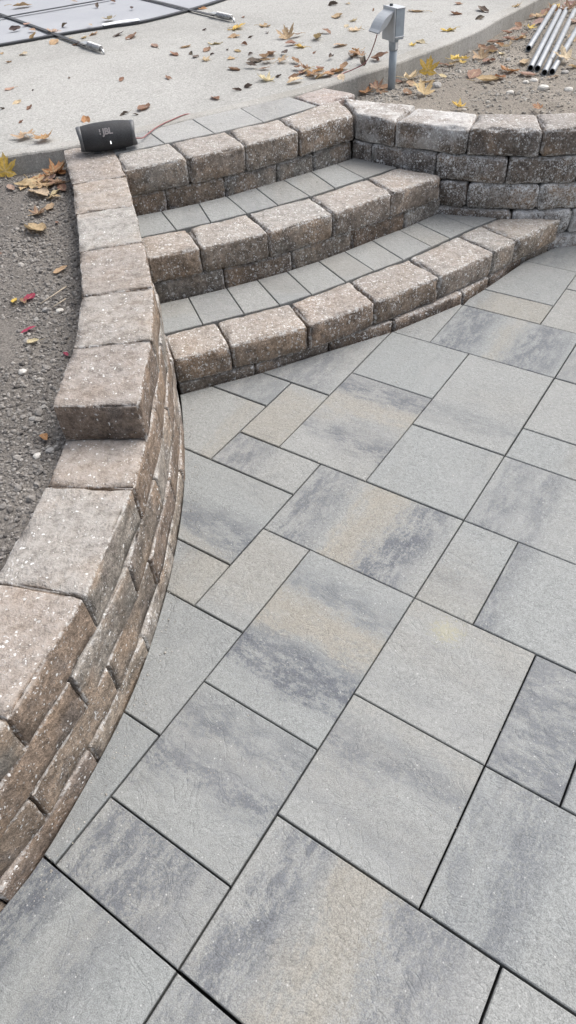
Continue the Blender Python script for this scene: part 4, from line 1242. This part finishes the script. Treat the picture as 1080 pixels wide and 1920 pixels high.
# ------------------------------------------------------------------ fallen leaves
LEAVES = [
    ('pool', 'o', 'tan', -1.919, 7.049, 0.525, 0.117), ('pool', 'o', 'tan', -1.481, 7.069, 0.525, 0.045), 
    ('pool', 'c', 'dark', -1.246, 6.791, 0.525, 0.048), ('pool', 'c', 'dark', -0.942, 6.565, 0.525, 0.038), 
    ('pool', 'm', 'pale', -1.067, 6.198, 0.525, 0.113), ('pool', 'o', 'pale', -1.19, 6.032, 0.525, 0.035), 
    ('pool', 'c', 'dark', -1.388, 6.083, 0.525, 0.051), ('pool', 'm', 'pink', -1.441, 5.883, 0.525, 0.108), 
    ('pool', 'o', 'tan', -1.611, 5.994, 0.525, 0.055), ('pool', 'c', 'dark', -1.752, 6.06, 0.525, 0.063), 
    ('pool', 'o', 'pink', -1.702, 6.229, 0.525, 0.065), ('pool', 'c', 'tan', -1.551, 5.748, 0.525, 0.049), 
    ('pool', 'c', 'brown', -1.138, 6.935, 0.525, 0.04), ('drive_pool', 'o', 'tan', -1.374, 5.606, 0.507, 0.089), 
    ('drive_pool', 'm', 'orange', -1.145, 5.78, 0.507, 0.106), ('drive_pool', 'o', 'tan', -1.187, 5.709, 0.507, 0.06), 
    ('drive_pool', 'o', 'yellow', -1.304, 5.714, 0.507, 0.041), ('drive_pool', 'o', 'brown', -1.209, 5.506, 0.507, 0.066), 
    ('drive_pool', 'o', 'dark', -0.944, 5.697, 0.507, 0.075), ('drive_pool', 'o', 'brown', -0.839, 5.596, 0.507, 0.096), 
    ('drive_pool', 'o', 'orange', -0.377, 6.445, 0.507, 0.058), ('drive', 'o', 'pale', -1.529, 5.318, 0.507, 0.071), 
    ('drive', 'o', 'tan', -1.69, 5.396, 0.507, 0.036), ('drive', 'o', 'tan', -1.581, 5.135, 0.507, 0.045), 
    ('drive', 'o', 'pink', -0.652, 5.285, 0.507, 0.085), ('drive', 'o', 'tan', -0.442, 5.189, 0.507, 0.066), 
    ('drive', 'o', 'brown', -0.504, 5.008, 0.507, 0.081), ('drive', 'o', 'dark', -0.364, 4.911, 0.507, 0.066), 
    ('drive', 'c', 'dark', -0.395, 4.989, 0.507, 0.044), ('drive', 'o', 'brown', -0.299, 5.058, 0.507, 0.068), 
    ('drive', 'm', 'pale', -0.252, 5.219, 0.507, 0.112), ('drive', 'm', 'pale', -0.304, 4.8, 0.507, 0.072), 
    ('drive', 'c', 'dark', -0.333, 5.663, 0.507, 0.03), ('drive', 'm', 'yellow', -0.124, 5.643, 0.507, 0.141), 
    ('drive', 'm', 'tan', 0.074, 5.645, 0.507, 0.112), ('drive', 'o', 'tan', -0.123, 5.378, 0.507, 0.079), 
    ('drive', 'c', 'dark', -0.016, 5.327, 0.507, 0.039), ('drive', 'c', 'dark', 0.097, 5.418, 0.507, 0.025), 
    ('drive', 'c', 'dark', -0.166, 5.031, 0.507, 0.027), ('drive', 'o', 'tan', -0.102, 4.969, 0.507, 0.05), 
    ('drive', 'c', 'brown', -0.06, 5.143, 0.507, 0.031), ('drive', 'c', 'dark', -0.023, 4.862, 0.507, 0.026), 
    ('drive', 'c', 'dark', -0.262, 4.935, 0.507, 0.027), ('drive', 'o', 'tan', -0.141, 4.791, 0.507, 0.049), 
    ('drive', 'o', 'brown', -0.124, 4.535, 0.507, 0.075), ('drive', 'o', 'brown', -0.497, 4.441, 0.507, 0.061), 
    ('drive', 'c', 'brown', -0.058, 6.003, 0.507, 0.035), ('drive', 'c', 'brown', -0.774, 4.482, 0.507, 0.04), 
    ('drive', 'o', 'brown', -0.223, 3.98, 0.507, 0.07), ('drive', 'o', 'brown', -0.587, 3.892, 0.507, 0.093), 
    ('drive', 'c', 'dark', -0.68, 3.815, 0.507, 0.043), ('drive', 'c', 'dark', -0.618, 3.791, 0.507, 0.027), 
    ('drive', 'o', 'orange', -0.863, 3.754, 0.507, 0.064), ('drive', 'c', 'dark', -0.047, 4.145, 0.507, 0.043), 
    ('drive', 'c', 'dark', -0.105, 4.099, 0.507, 0.043), ('drive', 'o', 'pink', -1.418, 4.464, 0.507, 0.058), 
    ('drive', 'o', 'pale', -1.306, 4.165, 0.507, 0.046), ('drive', 'c', 'brown', -1.21, 4.044, 0.507, 0.037), 
    ('drive', 'c', 'dark', -1.361, 4.072, 0.507, 0.028), ('drive', 'm', 'pale', 0.06, 4.244, 0.507, 0.106), 
    ('drive', 'c', 'dark', 0.125, 4.304, 0.507, 0.033), ('drive', 'o', 'tan', 0.608, 5.782, 0.507, 0.114), 
    ('drive', 'm', 'pale', 0.697, 5.604, 0.507, 0.063), ('drive', 'o', 'pale', 0.638, 5.451, 0.507, 0.047), 
    ('drive', 'm', 'pale', 0.685, 5.303, 0.507, 0.113), ('drive', 'c', 'dark', 0.62, 6.214, 0.507, 0.065), 
    ('drive', 'o', 'tan', 0.734, 6.213, 0.507, 0.04), ('drive', 'm', 'yellow', 0.304, 4.956, 0.507, 0.1), 
    ('drive', 'o', 'tan', 0.544, 4.923, 0.507, 0.106), ('drive', 'o', 'tan', 1.169, 5.766, 0.507, 0.106), 
    ('drive', 'o', 'brown', 1.418, 5.58, 0.507, 0.081), ('drive', 'o', 'brown', 1.507, 5.914, 0.507, 0.062), 
    ('drive', 'o', 'dark', 1.607, 5.622, 0.507, 0.111), ('drive', 'c', 'dark', 1.523, 5.381, 0.507, 0.057), 
    ('drive', 'm', 'yellow', 1.271, 5.121, 0.507, 0.117), ('drive', 'o', 'pale', 1.025, 4.857, 0.507, 0.066), 
    ('drive', 'm', 'yellow', 0.963, 4.792, 0.507, 0.058), ('drive', 'c', 'brown', -1.202, 3.808, 0.507, 0.024), 
    ('drive', 'c', 'dark', -1.1, 4.618, 0.507, 0.022), ('drive', 'c', 'dark', -1.269, 4.403, 0.507, 0.018), 
    ('drive', 'c', 'brown', 0.367, 4.785, 0.507, 0.029), ('drive', 'c', 'brown', 0.885, 5.91, 0.507, 0.035), 
    ('drive', 'c', 'brown', 0.889, 5.202, 0.507, 0.031), ('pile_mid', 'o', 'dark', -0.003, 4.673, 0.507, 0.076), 
    ('pile_mid', 'o', 'dark', -0.021, 4.542, 0.507, 0.062), ('pile_mid', 'o', 'tan', 0.059, 4.732, 0.507, 0.077), 
    ('pile_mid', 'm', 'tan', 0.082, 4.623, 0.507, 0.082), ('pile_mid', 'm', 'tan', 0.154, 4.615, 0.507, 0.082), 
    ('pile_mid', 'o', 'brown', 0.107, 4.81, 0.507, 0.078), ('pile_mid', 'o', 'dark', 0.185, 4.787, 0.507, 0.065), 
    ('pile_mid', 'o', 'brown', 0.052, 4.485, 0.507, 0.055), ('pile_mid', 'm', 'tan', 0.22, 5.219, 0.507, 0.119), 
    ('pile_mid', 'o', 'brown', 0.241, 5.033, 0.507, 0.068), ('pile_mid', 'o', 'brown', 0.237, 4.578, 0.507, 0.063), 
    ('pile_mid', 'o', 'pale', 0.237, 5.404, 0.507, 0.043), ('pile_mid', 'o', 'brown', 0.288, 5.244, 0.507, 0.07), 
    ('pile_mid', 'o', 'tan', 0.412, 5.127, 0.507, 0.082), ('pile_mid', 'o', 'brown', 0.485, 5.289, 0.507, 0.056), 
    ('pile_mid', 'o', 'dark', 0.435, 5.196, 0.507, 0.042), ('pile_mid', 'c', 'dark', 0.447, 4.604, 0.507, 0.041), 
    ('pile_mid', 'o', 'brown', 0.237, 4.421, 0.507, 0.049), ('pile_kerb', 'm', 'brown', 0.29, 4.406, 0.507, 0.079), 
    ('pile_kerb', 'm', 'orange', 0.317, 4.284, 0.507, 0.077), ('pile_kerb', 'o', 'tan', 0.366, 4.237, 0.507, 0.076), 
    ('pile_kerb', 'o', 'orange', 0.35, 4.32, 0.507, 0.054), ('pile_kerb', 'o', 'brown', 0.421, 4.278, 0.507, 0.053), 
    ('pile_kerb', 'm', 'orange', 0.473, 4.32, 0.507, 0.072), ('pile_kerb', 'o', 'brown', 0.206, 4.27, 0.507, 0.053), 
    ('pile_kerb', 'm', 'orange', 0.62, 4.681, 0.507, 0.083), ('pile_kerb', 'c', 'dark', 0.558, 4.584, 0.507, 0.056), 
    ('pile_kerb', 'c', 'dark', 0.621, 4.442, 0.507, 0.049), ('pile_kerb', 'o', 'brown', 0.719, 4.489, 0.522, 0.074), 
    ('pile_kerb', 'o', 'brown', 0.589, 4.638, 0.507, 0.057), ('pile_kerb', 'c', 'brown', 0.696, 4.518, 0.507, 0.043), 
    ('pile_kerb', 'o', 'pale', 0.209, 4.161, 0.507, 0.075), ('pile_kerb', 'o', 'brown', 0.259, 4.345, 0.507, 0.066), 
    ('pile_kerb', 'o', 'tan', 0.302, 4.356, 0.507, 0.066), ('pile_kerb', 'm', 'brown', 0.33, 4.225, 0.507, 0.07), 
    ('pile_kerb', 'm', 'orange', 0.389, 4.253, 0.507, 0.071), ('pile_kerb', 'o', 'orange', 0.443, 4.294, 0.507, 0.065), 
    ('pile_kerb', 'o', 'brown', 0.498, 4.359, 0.507, 0.06), ('pile_kerb', 'o', 'brown', 0.365, 4.385, 0.507, 0.06), 
    ('pile_kerb', 'm', 'brown', 0.623, 4.603, 0.507, 0.063), ('pile_kerb', 'o', 'orange', 0.608, 4.738, 0.507, 0.058), 
    ('kerb', 'm', 'tan', -1.116, 3.533, 0.522, 0.112), ('kerb', 'm', 'orange', -1.01, 3.47, 0.522, 0.105), 
    ('kerb', 'm', 'tan', 1.832, 5.613, 0.522, 0.074), ('kerb', 'o', 'pale', 0.457, 4.125, 0.522, 0.063), 
    ('left', 'M', 'yellow', -1.16, 3.24, 0.438, 0.111), ('left', 'm', 'orange', -0.938, 3.222, 0.438, 0.097), 
    ('left', 'm', 'tan', -1.031, 3.138, 0.438, 0.104), ('left', 'm', 'brown', -0.893, 3.099, 0.438, 0.07), 
    ('left', 'o', 'tan', -0.94, 3.083, 0.438, 0.07), ('left', 'o', 'pink', -0.96, 3.137, 0.438, 0.062), ('left', 'o', 'pale', -0.97, 3.017, 0.438, 0.083), 
    ('left', 'o', 'pale', -0.893, 3.008, 0.438, 0.041), ('left', 'o', 'pink', -1.107, 3.097, 0.438, 0.035), 
    ('left', 'o', 'tan', -0.893, 2.871, 0.438, 0.044), ('left', 'm', 'brown', -0.933, 2.808, 0.438, 0.065), 
    ('left', 'o', 'tan', -0.912, 2.665, 0.438, 0.101), ('left', 'o', 'brown', -0.838, 2.717, 0.438, 0.019), 
    ('left', 'o', 'yellow', -0.874, 2.119, 0.413, 0.031), ('left', 'o', 'magenta', -0.825, 2.13, 0.413, 0.033), 
    ('left', 'o', 'brown', -0.841, 2.111, 0.413, 0.027), ('left', 'o', 'magenta', -0.787, 1.929, 0.413, 0.031), 
    ('left', 'o', 'pale', -0.758, 1.859, 0.413, 0.027), ('left', 'o', 'tan', -0.751, 2.312, 0.413, 0.035), 
    ('left', 'o', 'pink', -1.006, 2.471, 0.413, 0.018), ('left', 'o', 'magenta', -0.64, 1.777, 0.413, 0.015), 
    ('left', 'o', 'orange', -0.64, 1.413, 0.393, 0.024), ('left', 'm', 'brown', -0.948, 3.198, 0.438, 0.072), 
    ('left', 'o', 'orange', -0.923, 3.219, 0.438, 0.063), ('left', 'm', 'tan', -0.964, 3.088, 0.438, 0.061), 
    ('left', 'o', 'orange', -1.01, 3.172, 0.438, 0.057), ('left', 'o', 'brown', -0.872, 3.046, 0.438, 0.051), 
    ('left', 'o', 'tan', -0.898, 2.962, 0.438, 0.045), ('left', 'o', 'tan', -1.055, 3.106, 0.438, 0.047), 
    ('post', 'm', 'orange', 0.602, 4.161, 0.477, 0.082), ('post', 'm', 'brown', 0.66, 4.199, 0.477, 0.082), 
    ('post', 'm', 'brown', 0.67, 4.111, 0.477, 0.075), ('post', 'o', 'orange', 0.645, 4.28, 0.477, 0.066), 
    ('post', 'm', 'pale', 0.861, 4.334, 0.477, 0.114), ('post', 'M', 'yellow', 0.968, 4.326, 0.477, 0.108), 
    ('post', 'o', 'tan', 0.846, 4.17, 0.477, 0.082), ('post', 'o', 'tan', 0.914, 4.088, 0.477, 0.075), ('post', 'm', 'tan', 0.842, 3.818, 0.477, 0.114), 
    ('post', 'o', 'brown', 1.123, 4.611, 0.477, 0.076), ('post', 'm', 'yellow', 1.205, 4.664, 0.477, 0.102), 
    ('post', 'o', 'tan', 1.152, 4.514, 0.477, 0.068), ('post', 'o', 'pale', 1.016, 4.145, 0.477, 0.052), ('post', 'o', 'pale', 0.857, 4.03, 0.477, 0.045), 
    ('post', 'o', 'brown', 0.807, 4.337, 0.477, 0.048), ('post', 'o', 'brown', 0.775, 3.902, 0.477, 0.061), 
    ('post', 'm', 'yellow', 1.238, 4.589, 0.477, 0.057), ('post', 'o', 'brown', 0.71, 4.218, 0.477, 0.059), 
    ('pipes', 'm', 'yellow', 1.214, 4.533, 0.488, 0.056), ('pipes', 'm', 'pale', 1.5, 4.615, 0.488, 0.082), 
    ('pipes', 'm', 'tan', 1.307, 4.467, 0.488, 0.099), ('pipes', 'o', 'brown', 1.311, 4.332, 0.488, 0.078), 
    ('pipes', 'o', 'brown', 1.177, 4.12, 0.488, 0.115), ('pipes', 'm', 'orange', 1.367, 4.145, 0.488, 0.11), 
    ('pipes', 'o', 'tan', 1.491, 4.268, 0.488, 0.083), ('pipes', 'o', 'tan', 1.211, 3.984, 0.488, 0.096), 
    ('pipes', 'o', 'orange', 1.287, 4.015, 0.488, 0.068), ('pipes', 'o', 'pink', 1.433, 4.018, 0.488, 0.074), 
    ('pipes', 'm', 'orange', 1.615, 4.813, 0.488, 0.092), ('pipes', 'o', 'tan', 1.649, 4.816, 0.488, 0.052), 
    ('pipes', 'o', 'brown', 1.613, 4.99, 0.488, 0.074), ('pipes', 'o', 'brown', 1.535, 5.016, 0.488, 0.081), 
    ('pipes', 'o', 'pink', 1.745, 5.281, 0.488, 0.064), ('pipes', 'o', 'brown', 1.811, 5.43, 0.488, 0.058), 
    ('pipes', 'o', 'brown', 1.675, 5.222, 0.488, 0.063), ('pipes', 'm', 'yellow', 1.806, 5.177, 0.488, 0.076), 
    ('pipes', 'm', 'tan', 2.019, 5.572, 0.488, 0.126), ('pipes', 'm', 'yellow', 2.204, 5.813, 0.488, 0.1), 
    ('pipes', 'o', 'pink', 1.908, 5.291, 0.488, 0.085), ('pipes', 'o', 'tan', 1.703, 4.094, 0.488, 0.057), 
    ('pipes', 'o', 'brown', 1.423, 4.72, 0.488, 0.09), ('pipes', 'o', 'brown', 1.418, 4.876, 0.488, 0.073), 
    ('pipes', 'o', 'tan', 1.421, 4.639, 0.488, 0.063), ('pipes', 'm', 'brown', 2.157, 5.466, 0.488, 0.124), 
    ('pipes', 'o', 'pink', 2.269, 5.747, 0.488, 0.114), ('pipes', 'o', 'brown', 1.987, 5.659, 0.488, 0.075), 
    ('pipes', 'o', 'pale', 1.428, 4.494, 0.488, 0.049), ('pipes', 'o', 'tan', 1.307, 4.543, 0.488, 0.062), 
    ('pipes', 'o', 'tan', 1.539, 3.936, 0.488, 0.05), ('pipes', 'o', 'tan', 1.907, 4.691, 0.488, 0.07), 
    ('pipes', 'm', 'brown', 2.133, 5.681, 0.488, 0.098), ('pipes', 'o', 'orange', 2.205, 5.693, 0.488, 0.09), 
    ('pipes', 'o', 'tan', 2.095, 5.434, 0.488, 0.08), ('pipes', 'o', 'brown', 2.094, 5.735, 0.488, 0.091), 
    ('pipes', 'o', 'pink', 2.062, 5.105, 0.488, 0.069), ('pipes', 'o', 'brown', 1.698, 4.947, 0.488, 0.054), 
    ('pipes', 'o', 'orange', 1.501, 4.779, 0.488, 0.052), ('wall', 'm', 'yellow', 0.958, 3.527, 0.51, 0.071), 
    ('wall', 'm', 'orange', 1.303, 3.425, 0.51, 0.055), ('onpipe', 'm', 'pale', 1.695, 4.208, 0.52, 0.115), 
]

def maple_outline(rg):
    # half outline: (angle from tip, radius)
    half = [(0, 1.0), (7, 0.74), (14, 0.70), (17, 0.80), (24, 0.52), (31, 0.40), (38, 0.62), (44, 0.78), (50, 0.92), (57, 0.72), (63, 0.70), (70, 0.50), (80, 0.37), (92, 0.52), (103, 0.68), (112, 0.54), (124, 0.47), (140, 0.38), (158, 0.30), (174, 0.16)]
    pts = []
    for a, r in half: pts.append((a, r * rg.uniform(.93, 1.07)))
    for a, r in reversed(half[1:]): pts.append((360 - a, r * rg.uniform(.93, 1.07)))
    return pts
def leaf_mesh(kind, seed):
    rg = random.Random(seed)
    verts, faces, uvs = [], [], []
    if kind in 'mM':
        ol = maple_outline(rg)
        n = len(ol)
        rings = (0.0, 0.35, 0.7, 1.0)
        lobes = [0, 48, 103, 257, 312]
        for ri, f in enumerate(rings):
            if ri == 0:
                verts.append((0, 0.0, 0)); uvs.append((0, 0.0)); continue
            for a, r in ol:
                x, y = math.sin(R(a)) * r * f * 0.55, math.cos(R(a)) * r * f * 0.55
                verts.append((x, y, 0))
                da = min(abs((a - l + 180) % 360 - 180) for l in lobes)
                uvs.append((f, min(1.0, r * f * math.sin(R(min(da, 90))) * 1.6)))
        for k in range(n): faces.append((0, 1 + (k + 1) % n, 1 + k))
        for ri in range(2):
            b = 1 + ri * n
            for k in range(n): faces.append((b + k, b + (k + 1) % n, b + n + (k + 1) % n, b + n + k))
    else:
        NL, NW = 9, 6
        asp = rg.uniform(0.42, 0.62) if kind == 'o' else rg.uniform(0.45, 0.9)
        for i in range(NL + 1):
            t = i / NL
            w_ = asp * 0.5 * (math.sin(math.pi * min(1, t * 1.02)) ** 0.75 if 0 < t < 1 else 0.03)
            for k in range(NW + 1):
                s = k / NW * 2 - 1
                jag = 1 + (0.08 * rg.uniform(-1, 1) if k in (0, NW) else 0)
                verts.append((s * w_ * jag, t - 0.5, 0)); uvs.append((t, abs(s)))
        for i in range(NL):
            for k in range(NW):
                a = i * (NW + 1) + k
                faces.append((a, a + 1, a + NW + 2, a + NW + 1))
    # curl and crumple
    c1 = rg.uniform(0.5, 1.6) if kind == 'o' else rg.uniform(1.6, 3.6) if kind == 'c' else rg.uniform(0.1, 0.9)
    c2 = rg.uniform(-0.6, 0.9) if kind != 'M' else 0.3
    so = Vector((seed * 3.7 % 40, seed * 1.9 % 40, 0))
    tw = rg.uniform(-0.5, 0.5)
    out = []
    for (x, y, z) in verts:
        if kind in 'oc':
            a = x * c1 * 2.4 * (1 + tw * y)
            rr = 1 / (c1 * 2.4)
            X = rr * math.sin(a); Zz = rr * (1 - math.cos(a))
            Y = y; Zz += c2 * 0.5 * (y * y)
        else:
            X, Y = x, y
            r2 = x * x + y * y
            Zz = c1 * 0.55 * r2 + c2 * 0.35 * abs(x) + 0.4 * max(0, abs(x) - 0.25) * rg.uniform(0.4, 1)
        Zz += 0.075 * noise.noise(Vector((x * 3.2, y * 3.2, 0)) + so) + 0.035 * noise.noise(Vector((x * 9, y * 9, 0)) + so)
        out.append((X, Y, Zz))
    # stalk
    if kind in 'mM' or rg.random() < 0.5:
        y0 = -0.09 if kind in 'mM' else -0.5
        b = len(out)
        zb = 0.02
        for i in range(4):
            yy = y0 - 0.13 * i
            zz = zb + 0.03 * math.sin(i * 1.3 + seed)
            out += [(-0.012 + 0.02 * i * tw, yy, zz), (0.012 + 0.02 * i * tw, yy, zz), (0.02 * i * tw, yy, zz + 0.02)]
            uvs += [(0, 0)] * 3
        for i in range(3):
            for k in range(3): faces.append((b + i * 3 + k, b + i * 3 + (k + 1) % 3, b + i * 3 + 3 + (k + 1) % 3, b + i * 3 + 3 + k))
    lo = sorted(p[2] for p in out)[len(out) // 12]
    me = mesh('leaf', [(x, y, z - lo) for x, y, z in out], faces, True)
    uvl = me.uv_layers.new(name='UVMap')
    for lp in me.loops: uvl.data[lp.index].uv = uvs[lp.vertex_index]
    return me
LIB = {k: [leaf_mesh(k, 10 * i + ord(k)) for i in range(n)] for k, n in (('m', 9), ('o', 12), ('c', 6), ('M', 3))}
LCOL = dict(tan=(0.42, 0.30, 0.18), pale=(0.55, 0.45, 0.29), dark=(0.11, 0.085, 0.07), brown=(0.25, 0.145, 0.095), orange=(0.37, 0.19, 0.085), yellow=(0.62, 0.42, 0.09), pink=(0.38, 0.25, 0.20), magenta=(0.30, 0.035, 0.075))
CW = dict(tan='tan', pale='straw coloured', dark='dark withered', brown='brown', orange='orange brown', yellow='bright yellow', pink='pinkish brown', magenta='magenta red')
KW = dict(m='lobed maple leaf', M='broad upright maple leaf', o='curled oval leaf', c='crumpled leaf scrap')
def place_of(reg, x, y):
    h, v = x / S, y / S
    if reg == 'pool': return 'on the grey pool cover'
    if reg == 'drive_pool': return 'along the black border of the pool cover'
    if reg == 'pile_mid': return 'in the leaf cluster mid driveway'
    if reg == 'pile_kerb': return 'heaped against the kerb near the outlet post'
    if reg == 'kerb': return 'lying on top of the kerb'
    if reg == 'left': return 'under the kerb in the dark soil bed' if v > 1.9 else 'on the dark gravel beside the wall'
    if reg == 'post': return 'in the soil around the outlet post'
    if reg == 'pipes': return 'under the kerb near the pipe ends' if h < 1.12 and v > 2.85 else 'around the loose pipes' if h > 0.95 else 'on the soil between outlet post and pipes'
    if reg == 'wall': return 'at the back edge of the wall cap'
    if reg == 'onpipe': return 'lying across the outermost pipe'
    if h < -0.35 and v < 2.75: return 'on the driveway close behind the loudspeaker'
    if h < -0.35: return 'on the driveway between pool cover and loudspeaker'
    if h < 0.12 and v < 2.95: return 'on the driveway just behind the top step'
    if h < 0.12: return 'on the driveway off the pool cover corner'
    if h < 0.52: return 'on the driveway behind the outlet post flap'
    return 'on the driveway beyond the outlet post'
def view_x(i):                                     # where a leaf stands from left to right as seen from the patio
    q = Vector(LEAVES[i][3:6]) - Vector((0, 0, S))
    return q.dot(right) / q.dot(fwd)
SIZES = {2: ['larger', 'smaller'], 3: ['largest', 'middle sized', 'smallest']}
ORDER = ['leftmost', 'second from left', 'third from left', 'fourth from left', 'fifth from left', 'sixth from left', 'seventh from left', 'eighth from left', 'ninth from left', 'tenth from left']
by = {}
for i, (reg, kind, col_, x, y, z, w_) in enumerate(LEAVES):
    by.setdefault((CW[col_], KW[kind], place_of(reg, x, y)), []).append(i)
label_of = {}
for (cw, kw, pl), ids in by.items():
    ids.sort(key=lambda i: -LEAVES[i][6])
    sz = [LEAVES[i][6] for i in ids]
    n = len(ids)
    if n in SIZES and all(p > 1.3 * q for p, q in zip(sz, sz[1:])): words_ = SIZES[n]
    elif n == 2: ids.sort(key=view_x); words_ = ['the left one', 'the right one']
    else: ids.sort(key=view_x); words_ = ORDER[:n - 1] + ['rightmost']
    for r_, i in enumerate(ids):
        if n == 1: label_of[i] = f'{cw} {kw} {pl}'
        elif words_[r_] in ('larger', 'smaller', 'largest', 'middle sized', 'smallest', 'leftmost', 'rightmost'): label_of[i] = f'{words_[r_]} {cw} {kw} {pl}'
        else: label_of[i] = f'{cw} {kw} {pl}, {words_[r_]}'
lr = random.Random(77)
for i, (reg, kind, col_, x, y, z, w_) in enumerate(LEAVES):
    me = lr.choice(LIB[kind])
    o = link('maple_leaf' if kind in 'mM' else 'dry_leaf', me, M_LEAF)
    if reg == 'left': z = soil_left_z(x / S, y / S) * S
    elif reg in ('post', 'pipes'): z = soil_right_z(x / S, y / S) * S
    tilt = 0.22 if kind in 'mo' else 0.5
    tx, ty = lr.uniform(-tilt, tilt), lr.uniform(-tilt, tilt)
    zo = 0.008 if reg in ('left', 'post', 'pipes') else 0.002
    if reg.startswith('pile') or (reg in ('post', 'pipes') and kind == 'm'):
        tx += lr.uniform(-.35, .35); zo = lr.uniform(0.003, 0.018)
    rz = lr.uniform(0, 6.28)
    if kind == 'M': tx, ty, rz, zo = R(62), 0.1, lr.uniform(-0.4, 0.4), 0.03
    o.rotation_euler = (tx, ty, rz)
    sc = w_ * (1.42 if kind == 'o' else 1.34)
    if kind == 'c': sc *= 1.15
    if reg == 'drive': sc *= 0.9
    if reg == 'left' and kind != 'M': sc *= 1.2
    o.scale = (sc, sc, sc)
    o.location = (x, y, z + zo)
    c = LCOL[col_]; k = lr.uniform(0.82, 1.15)
    o.color = (c[0] * k, c[1] * k * lr.uniform(.94, 1.06), c[2] * k * lr.uniform(.9, 1.1), 1)
    tag(o, label_of[i], 'leaf', 'fallen leaves ' + place_of(reg, x, y))

# two bare twigs on the dark gravel
M_TWIG = plain_mat('pale_dry_twig', (0.42, 0.36, 0.28), 0.8, 0, 0.2, 60)
for (a, b, lab) in (((-0.520, 1.392), (-0.470, 1.455), 'pale bare twig on the gravel touching the wall, the longer one'), ((-0.487, 1.372), (-0.462, 1.398), 'short pale twig on the gravel touching the wall')):
    A = Vector((a[0] * S, a[1] * S, soil_left_z(*a) * S + 0.006)); B = Vector((b[0] * S, b[1] * S, soil_left_z(*b) * S + 0.012))
    mid_ = A.lerp(B, 0.5) + Vector((0.002, -0.003, 0.002))
    vv, ff = tube([A, mid_, B], 0.0018, 6)
    tag(link('twig', mesh('twig', vv, ff, True), M_TWIG), lab, 'twig', 'twigs on the dark gravel')
